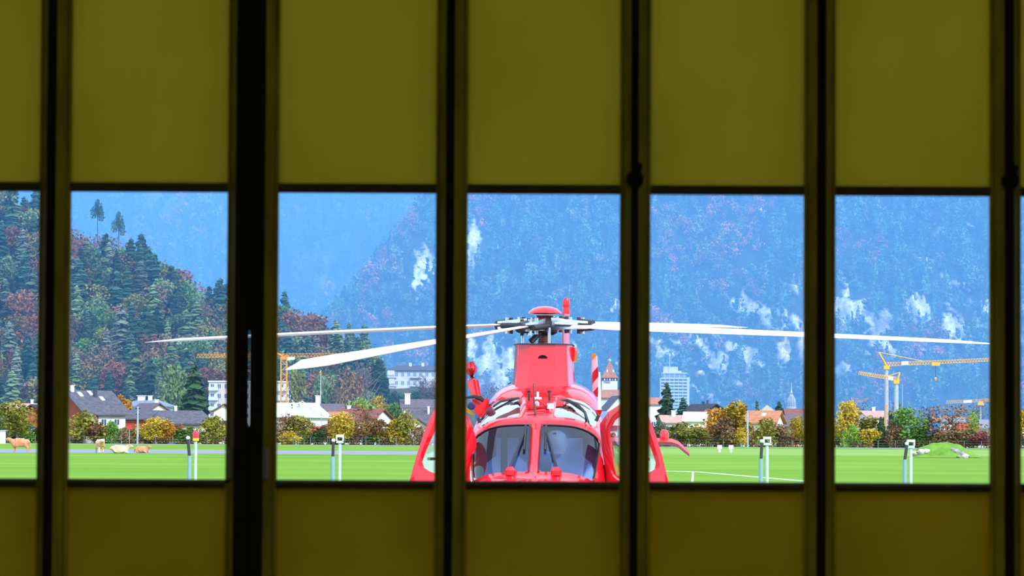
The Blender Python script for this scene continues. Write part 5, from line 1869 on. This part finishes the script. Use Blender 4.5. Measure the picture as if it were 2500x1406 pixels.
# mast, swash plate and links
hz_ = hub.z
mast = MB()
for i in range(7):
    zz = zt + (hz_ - .10 - zt) * i / 7
    mast.lathe([(.085 - .004 * i, zz), (.072, zz + .018), (.085 - .004 * i, zz + .03)], 16)
mast.lathe([(.07, zt - .1), (.06, hz_)], 14)
mast.build('mast', mat('dark_red_boot', (0.10, 0.02, 0.015), 0.5), ROOT, 40)
for (pxa, va) in ((1276, .25), (1341, .33)):
    a, b = L(pxa, 838, va), L(pxa, 800, va)
    MB().tube([a, b], .017, 8).build('pitch_link', M_steel, ROOT, 40)
a, b = L(1296, 834, .2), L(1318, 812, .15)
MB().tube([a, b], [.035, .03], 8).build('scissor_arm', M_rub, ROOT, 40)

# rotor head
rot = bpy.data.objects.new('rotor', None)
col.objects.link(rot)
rot.parent = ROOT
rot.location = (0, 0, hz_)
TH = math.radians(28.0)
TILT = [(0, -.28, (11, 11, 11, 10, 7, 4, 3, 3, 3)), (1, -.63, (4, 4, 3, 2, -2, -7, -9, -10, -10)), (2, -.17, (2, 2, 2, 1, 1, 0, 0, 0, 0)), (3, .12, (6, 6, 6, 6, 5, 4, 3, 3, 3))]
zc = L(1330, 747, 0).z - hz_
MB().lathe([(.02, zc - .115), (.10, zc - .11), (.075, zc - .15), (.07, zc - .26)], 18).build('cap_pedestal', mat('dark_red_paint', (0.30, 0.01, 0.01), 0.4), rot, 40)
MB().lathe([(.17, zc - .095), (.195, zc - .085), (.19, zc - .07), (.14, zc - .03), (.07, zc - .006), (.01, zc)], 26).build('hub_cap', M_red, rot, 40)
hm_ = MB().lathe([(.10, -.13), (.15, -.10), (.155, .02), (.12, .06)], 14)
hm_.build('hub', M_rub, rot, 40)
for i, dz, tws in TILT:
    a = TH + i * math.pi / 2           # azimuth in the picture's frame, 0 = right, towards us positive
    dirw = Vector((math.cos(a), -math.sin(a), 0))
    dl = Vector((dirw.dot(rgt), -dirw.dot(fwd), 0))
    sl = dz / 5.5
    e = Vector((dl.x, dl.y, 0))
    nrm = Vector((-e.y, e.x, 0))

    def at(r_, lat=0.0, up=0.0):
        droop = sl * r_ + (-.05 * (r_ / 5.5) ** 2 + .05 * (r_ / 5.5))
        return e * r_ + nrm * lat + Vector((0, 0, droop + up))
    # blade: section swept along the span
    rings = []
    for (r_, ch), tw in zip(((.40, .26), (.75, .28), (1.0, .32), (1.6, .345), (3.0, .345), (4.3, .345), (4.9, .34), (5.2, .20), (5.5, .03)), tws):
        tw = math.radians(tw)
        ct, st_ = math.cos(tw), math.sin(tw)
        sec = [(-.25, 0.0), (-.22, .055), (-.05, .075), (.25, .045), (.75, 0.0), (.25, -.035), (-.05, -.045), (-.22, -.035)]
        sw = .16 if r_ > 5.2 else 0
        rings.append([at(r_, -(q * ch * ct) - sw * (r_ - 5.2), q * ch * st_ * -1 + zz * ch * .9) for q, zz in sec])
    bl = MB().loft(rings).build('blade', M_blade, rot, 50)
    # grip, fork, damper, bolts
    gr = MB().loft([[at(.12, sx * .075, sz * .07) for sx, sz in ((-1, -1), (1, -1), (1, 1), (-1, 1))], [at(.34, sx * .085, sz * .055) for sx, sz in ((-1, -1), (1, -1), (1, 1), (-1, 1))], [at(.58, sx * .06, sz * .045) for sx, sz in ((-1, -1), (1, -1), (1, 1), (-1, 1))]])
    g = gr.build('blade_grip', M_steel, rot, 30)
    MB().tube([at(.46, 0, 0), at(.62, 0, 0)], [.075, .06], 12).build('grip_cuff', M_rub, g, 40)
    MB().tube([at(.15, .12, -.02), at(.50, .11, -.01)], .033, 10).build('damper', M_rub, g, 40)
    MB().tube([at(.20, -.12, .0), at(.48, -.10, .0)], .026, 10).build('pitch_arm', M_steel, g, 40)
    for (r_, lt) in ((.30, .05), (.30, -.05), (.46, .05), (.46, -.05)):
        MB().tube([at(r_, lt, -.10), at(r_, lt, .085)], .022, 8).build('bolt', M_steel if lt > 0 else M_rub, g, 40)

# tail: fin with beacon, stabiliser, tail rotor
VT = -6.35
ft = L(1384, 765, VT)
fb = L(1380, 1050, VT)
rings = []
for (zz, v0, v1, w) in ((1.75, -5.7, -6.9, .075), (2.4, -6.0, -6.85, .06), (3.1, -6.3, -6.85, .052), (ft.z, -6.5, -6.9, .045)):
    x = 0.0
    rings.append([(x, -v0, zz), (x + w, -(v0 * .7 + v1 * .3), zz), (x + w * .5, -v1, zz), (x - w * .5, -v1, zz), (x - w, -(v0 * .7 + v1 * .3), zz)])
fin = MB().loft(rings).build('tail_fin', M_red, ROOT, 30)
MB().lathe([(.05, ft.z), (.052, ft.z + .05), (.04, ft.z + .08), (.045, ft.z + .10), (.05, ft.z + .17), (.03, ft.z + .215), (.01, ft.z + .22)], 14, (0, 6.65, 0)).build('beacon', mat('red_beacon', (0.80, 0.01, 0.02), 0.2), fin, 50)
VS = -5.5
for s in (-1, 1):
    e1 = L(1640, 1078, VS)
    e2 = L(1683, 1108, VS)
    w1, w2 = e1.x * s if s > 0 else -e1.x, e2.x * s if s > 0 else -e2.x
    zs = e1.z
    rings = []
    for (x, zz, c, th) in ((.10 * s, zs, .75, .055), (w1 * .75, zs, .60, .05), (w1, zs - .005, .55, .045), ((w1 * .62 + w2 * .38), zs - .035, .5, .042), ((w1 * .3 + w2 * .7), zs - .10, .45, .04), (w2, e2.z, .4, .035)):
        rings.append([(x, -VS - c * .4, zz), (x, -VS - c * .1, zz + th), (x, -VS + c * .6, zz + .01), (x, -VS - c * .1, zz - th)])
    sb = MB().loft(rings).build('stabiliser', M_redm, ROOT, 40)
    nl = L(1622, 1074, VS)
    MB().lathe([(.055, nl.z), (.06, nl.z + .08), (.045, nl.z + .12), (.02, nl.z + .135)], 12, (nl.x * s, -VS, 0)).build('navigation_light', M_red, sb, 50)
trh = L(1452, 1034, VT - .1)
MB().tube([(0, -VT + .1, trh.z), (trh.x - .04, -VT + .1, trh.z)], .05, 10).build('tail_rotor_shaft', M_steel, ROOT, 40)
M_tr = nodes = None
m, nt, b = nodes_of('striped_tail_blade')
tc = nt.nodes.new('ShaderNodeTexCoord')
sp = nt.nodes.new('ShaderNodeSeparateXYZ')
nt.links.new(tc.outputs['Object'], sp.inputs[0])
ab = nt.nodes.new('ShaderNodeMath')
ab.operation = 'ABSOLUTE'
nt.links.new(sp.outputs['Z'], ab.inputs[0])
sk = nt.nodes.new('ShaderNodeMath')
sk.operation = 'MULTIPLY_ADD'
nt.links.new(sp.outputs['Y'], sk.inputs[0])
sk.inputs[1].default_value = 0.55
nt.links.new(ab.outputs[0], sk.inputs[2])
cr = nt.nodes.new('ShaderNodeValToRGB')
cr.color_ramp.interpolation = 'CONSTANT'
els = cr.color_ramp.elements
W_, R_, Y_ = (0.88, 0.86, 0.88, 1), (0.62, 0.01, 0.05, 1), (0.85, 0.36, 0.02, 1)
els[0].position, els[0].color = 0.0, W_
els[1].position, els[1].color = 0.30, R_
for p, c in ((0.42, W_), (0.54, R_), (0.68, W_), (0.84, Y_)):
    x_ = els.new(p)
    x_.color = c
nt.links.new(sk.outputs[0], cr.inputs[0])
nt.links.new(cr.outputs[0], b.inputs['Base Color'])
tr = thing('tail_rotor', None, None)
tr.parent = ROOT
tr.location = (trh.x, -VT + .1, trh.z)
MB().lathe([(.05, -.06), (.07, -.02), (.07, .02), (.03, .06)], 12, (0, 0, 0), 'x').build('hub', M_steel, tr, 40)
for s in (-1, 1):
    MB().loft([[(.012 - .02 * q, -.05 * q2 * w + (0.0), s * zz) for q, q2 in ((0, -1), (1, 0), (0, 1.6), (-1, 0))] for zz, w in ((.06, .8), (.2, 1.5), (.6, 1.6), (.88, 1.4), (.93, .5))]).build('blade', m, tr, 30).rotation_euler = (math.radians(-4), 0, math.radians(27))

# open cockpit doors
def door(outer, inner, va, vb, pxa, pxb, lab):
    def d3(p, o=0.0):
        t = (p[0] - pxa) / (pxb - pxa)
        q = L(p[0], p[1], va + (vb - va) * t + o + .10 * math.sin(math.pi * min(max(t, 0), 1)))
        return q
    n = len(outer)
    mb = MB()
    f0 = [d3(p) for p in outer]
    f1 = [d3(p) for p in inner]
    g0 = [d3(p, -.055) for p in outer]
    g1 = [d3(p, -.055) for p in inner]
    mid = [d3(((a[0] + b[0]) / 2, (a[1] + b[1]) / 2), .022) for a, b in zip(outer, inner)]
    mb.v = f0 + mid + f1 + g1 + g0
    for r_ in range(5):
        for i in range(n):
            j = (i + 1) % n
            a, c = r_ * n, ((r_ + 1) % 5) * n
            mb.f.append((a + i, a + j, c + j, c + i))
    o = mb.build('cockpit_door', M_red, ROOT, 35)
    o['label'] = lab
    gp = MB()
    cx = sum(p[0] for p in inner) / n
    cy = sum(p[1] for p in inner) / n
    gp.v = [d3((cx, cy), -.02)] + [d3(p, -.025) for p in inner]
    gp.f = [(0, i + 1, (i + 1) % n + 1) for i in range(n)]
    gp.build('door_window', M_doorg, o, 60)
    hd_ = d3(((inner[n // 2][0] + cx) / 2, cy + 25), .0)
    MB().box(hd_.x - .03, hd_.x + .03, hd_.y - .02, hd_.y + .03, hd_.z - .015, hd_.z + .015).build('door_latch', M_rub, o)
    return o


RO = [(1464, 1036), (1484, 1006), (1512, 988), (1540, 974), (1566, 984), (1586, 1022), (1604, 1070), (1619, 1120), (1631, 1172), (1641, 1235), (1640, 1300), (1610, 1335), (1545, 1345), (1492, 1330), (1484, 1235), (1478, 1150), (1468, 1085)]
RI = [(1490, 1050), (1502, 1026), (1522, 1010), (1540, 1004), (1556, 1012), (1568, 1036), (1581, 1070), (1593, 1105), (1601, 1130), (1598, 1146), (1580, 1156), (1560, 1160), (1540, 1163), (1518, 1166), (1505, 1160), (1499, 1140), (1494, 1095)]
door(RO, RI, 2.15, 2.75, 1464, 1640, 'open cockpit door on the right, red frame with large window')
LO = [(1150, 1030), (1134, 1004), (1110, 984), (1088, 972), (1070, 982), (1050, 1020), (1032, 1065), (1016, 1115), (1000, 1172), (988, 1235), (990, 1300), (1020, 1335), (1080, 1345), (1136, 1330), (1150, 1235), (1160, 1150), (1164, 1075)]
LI = [(1124, 1046), (1114, 1024), (1100, 1012), (1086, 1008), (1078, 1018), (1068, 1040), (1054, 1070), (1040, 1100), (1031, 1128), (1036, 1142), (1048, 1150), (1062, 1156), (1084, 1162), (1108, 1166), (1124, 1158), (1130, 1140), (1130, 1095)]
door(LO, LI, 2.15, 2.75, 1164, 988, 'open cockpit door on the left, red frame with large window')

# rescue hoist on the left of the picture
ho_ = MB().tube([L(1146, 884, .6), L(1149, 905, .6), L(1155, 935, .7), L(1163, 968, .8), L(1170, 988, .85)], [.05, .075, .07, .055, .06], 12).build('hoist_arm', M_red, ROOT, 50)
hd2 = MB().loft([[L(1152, 975, 1.0), L(1192, 972, .8), L(1196, 1000, .8), L(1176, 1022, 1.0), L(1158, 1005, 1.05)], [L(1152, 975, .8), L(1192, 972, .6), L(1196, 1000, .6), L(1176, 1022, .8), L(1158, 1005, .85)]])
hd2.build('hoist_bracket', M_redm, ho_, 30)
c = L(1151, 991, 1.12)
MB().lathe([(.03, -.05), (.042, -.04), (.042, .05)], 16, c, 'y').build('hoist_drum', mat('navy_drum', (0.01, 0.015, 0.09), 0.4), ho_, 40)
MB().tube([L(1136, 971, 1.0), L(1158, 968, 1.0), L(1172, 972, 1.0), L(1180, 978, .98)], [.012, .022, .03, .02], 8).build('hoist_hook_arm', M_rub, ho_, 40)
MB().slab([L(1134, 990, .9), L(1160, 1012, .9), L(1152, 1014, .9), L(1134, 1004, .9)], (0, .03, 0)).build('hoist_guard', mat('yellow_guard', (0.7, 0.55, 0.03), 0.5), ho_)
for (pa, pb) in (((1168, 1020), (1172, 1032)), ((1462, 1013), (1455, 1028))):
    MB().tube([L(pa[0], pa[1], 1.9), L(pb[0], pb[1], 1.9)], .02, 8).build('door_hinge', M_rub, ROOT, 40)

# aerials and fittings on the cabin roof
MB().tube([L(1306, 1012, 2.05), L(1304, 980, 2.0), L(1302, 936, 1.95)], [.012, .010, .006], 6).build('whip_aerial', M_rub, ROOT, 40)
for pxa in (1291, 1341):
    MB().tube([L(pxa, 978, 1.35), L(pxa, 960, 1.35)], [.012, .012], 8).build('short_aerial', M_rub, ROOT, 40)
    MB().lathe([(.018, -.01), (.022, .01), (.012, .022)], 10, L(pxa, 957, 1.35)).build('aerial_tip', M_rub, ROOT, 40)
q = L(1313, 972, 1.45)
MB().box(q.x - .04, q.x + .04, q.y - .02, q.y + .02, q.z - .012, q.z + .012).box(q.x - .012, q.x + .012, q.y - .02, q.y + .02, q.z - .012, q.z + .07).build('temperature_probe', M_white, ROOT)
q = L(1311, 987, 1.7)
MB().lathe([(.022, -.03), (.024, .02), (.012, .035)], 12, q).build('position_lamp', M_white, ROOT, 40)
hb = L(1311, 996, 1.75)
MB().loft([[(hb.x - .20, hb.y - .05, hb.z - .12), (hb.x + .20, hb.y - .05, hb.z - .12), (hb.x + .16, hb.y + .9, hb.z + .02), (hb.x - .16, hb.y + .9, hb.z + .02)], [(hb.x - .12, hb.y, hb.z), (hb.x + .12, hb.y, hb.z), (hb.x + .13, hb.y + .9, hb.z + .10), (hb.x - .13, hb.y + .9, hb.z + .10)]]).build('roof_spine', M_red, ROOT, 30)
for (pa, pb) in (((1288, 990), (1311, 975)), ((1336, 992), (1314, 978)), ((1286, 993), (1338, 993))):
    MB().tube([L(pa[0], pa[1], 1.8), L(pb[0], pb[1], 1.75)], .011, 6).build('cutter_stay', M_redm, ROOT, 40)
wc = MB().slab([L(1303, 1018, 2.06), L(1309, 1018, 2.06), L(1308, 986, 1.98), L(1305, 986, 1.98)], (0, .03, 0)).build('wire_cutter', M_redm, ROOT)
q = L(1344, 991, 1.78)
MB().box(q.x - .035, q.x + .035, q.y, q.y + .03, q.z - .03, q.z + .03).build('placard', M_white, ROOT)
# white blade aerial on the right flank
MB().loft([[L(1459, 1000, .9), L(1468, 1000, .9), L(1464, 1000, .8)], [L(1461.5, 908, .95), L(1465.5, 908, .95), L(1463.5, 908, .9)]]).build('white_aerial', M_white, ROOT, 30)
MB().loft([[L(1452, 1001, 1.0), L(1471, 1001, 1.0), L(1466, 1001, .8), L(1456, 1001, .8)], [L(1456, 1018, .95), L(1464, 1018, .95), L(1463, 1018, .8), L(1457, 1018, .8)]]).build('aerial_base', M_redm, ROOT)
# black tubes standing in for rotor blade reflections on the roof windows
MB().tube([L(1205, 992, 1.5), L(1222, 980, 1.4), L(1245, 975, 1.3), L(1266, 972, 1.2)], .014, 6).build('roof_handrail', M_rub, ROOT, 40)
MB().tube([L(1352, 980, 1.3), L(1385, 978, 1.3), L(1410, 988, 1.45), L(1428, 1006, 1.6), L(1437, 1030, 1.95)], [.012, .022, .020, .014, .010], 6).build('roof_handrail', M_rub, ROOT, 40)
q = L(1198, 1003, 1.6)
MB().lathe([(.03, -.03), (.05, -.02), (.05, .02), (.03, .03)], 12, q, 'y').build('search_lamp', mat('maroon_lamp', (0.15, 0.01, 0.04), 0.3), ROOT, 40)

# undercarriage down to the apron
for (x, v) in ((-.0, 2.6), (-1.05, -.9), (1.05, -.9)):
    top = (x * .6, -v, .75)
    MB().tube([top, (x, -v, .22)], .045, 8).build('gear_leg', M_steel, ROOT, 40)
    wl = MB().lathe([(.10, -.07), (.20, -.075), (.225, 0), (.20, .075), (.10, .07)], 20, (x + (0.09 if x >= 0 else -.09), -v, .225), 'x').build('wheel', M_rub, ROOT, 40)
    MB().lathe([(.09, -.085), (.10, 0), (.09, .085)], 12, (x + (0.09 if x >= 0 else -.09), -v, .225), 'x').build('hub_disc', M_white, wl, 40)
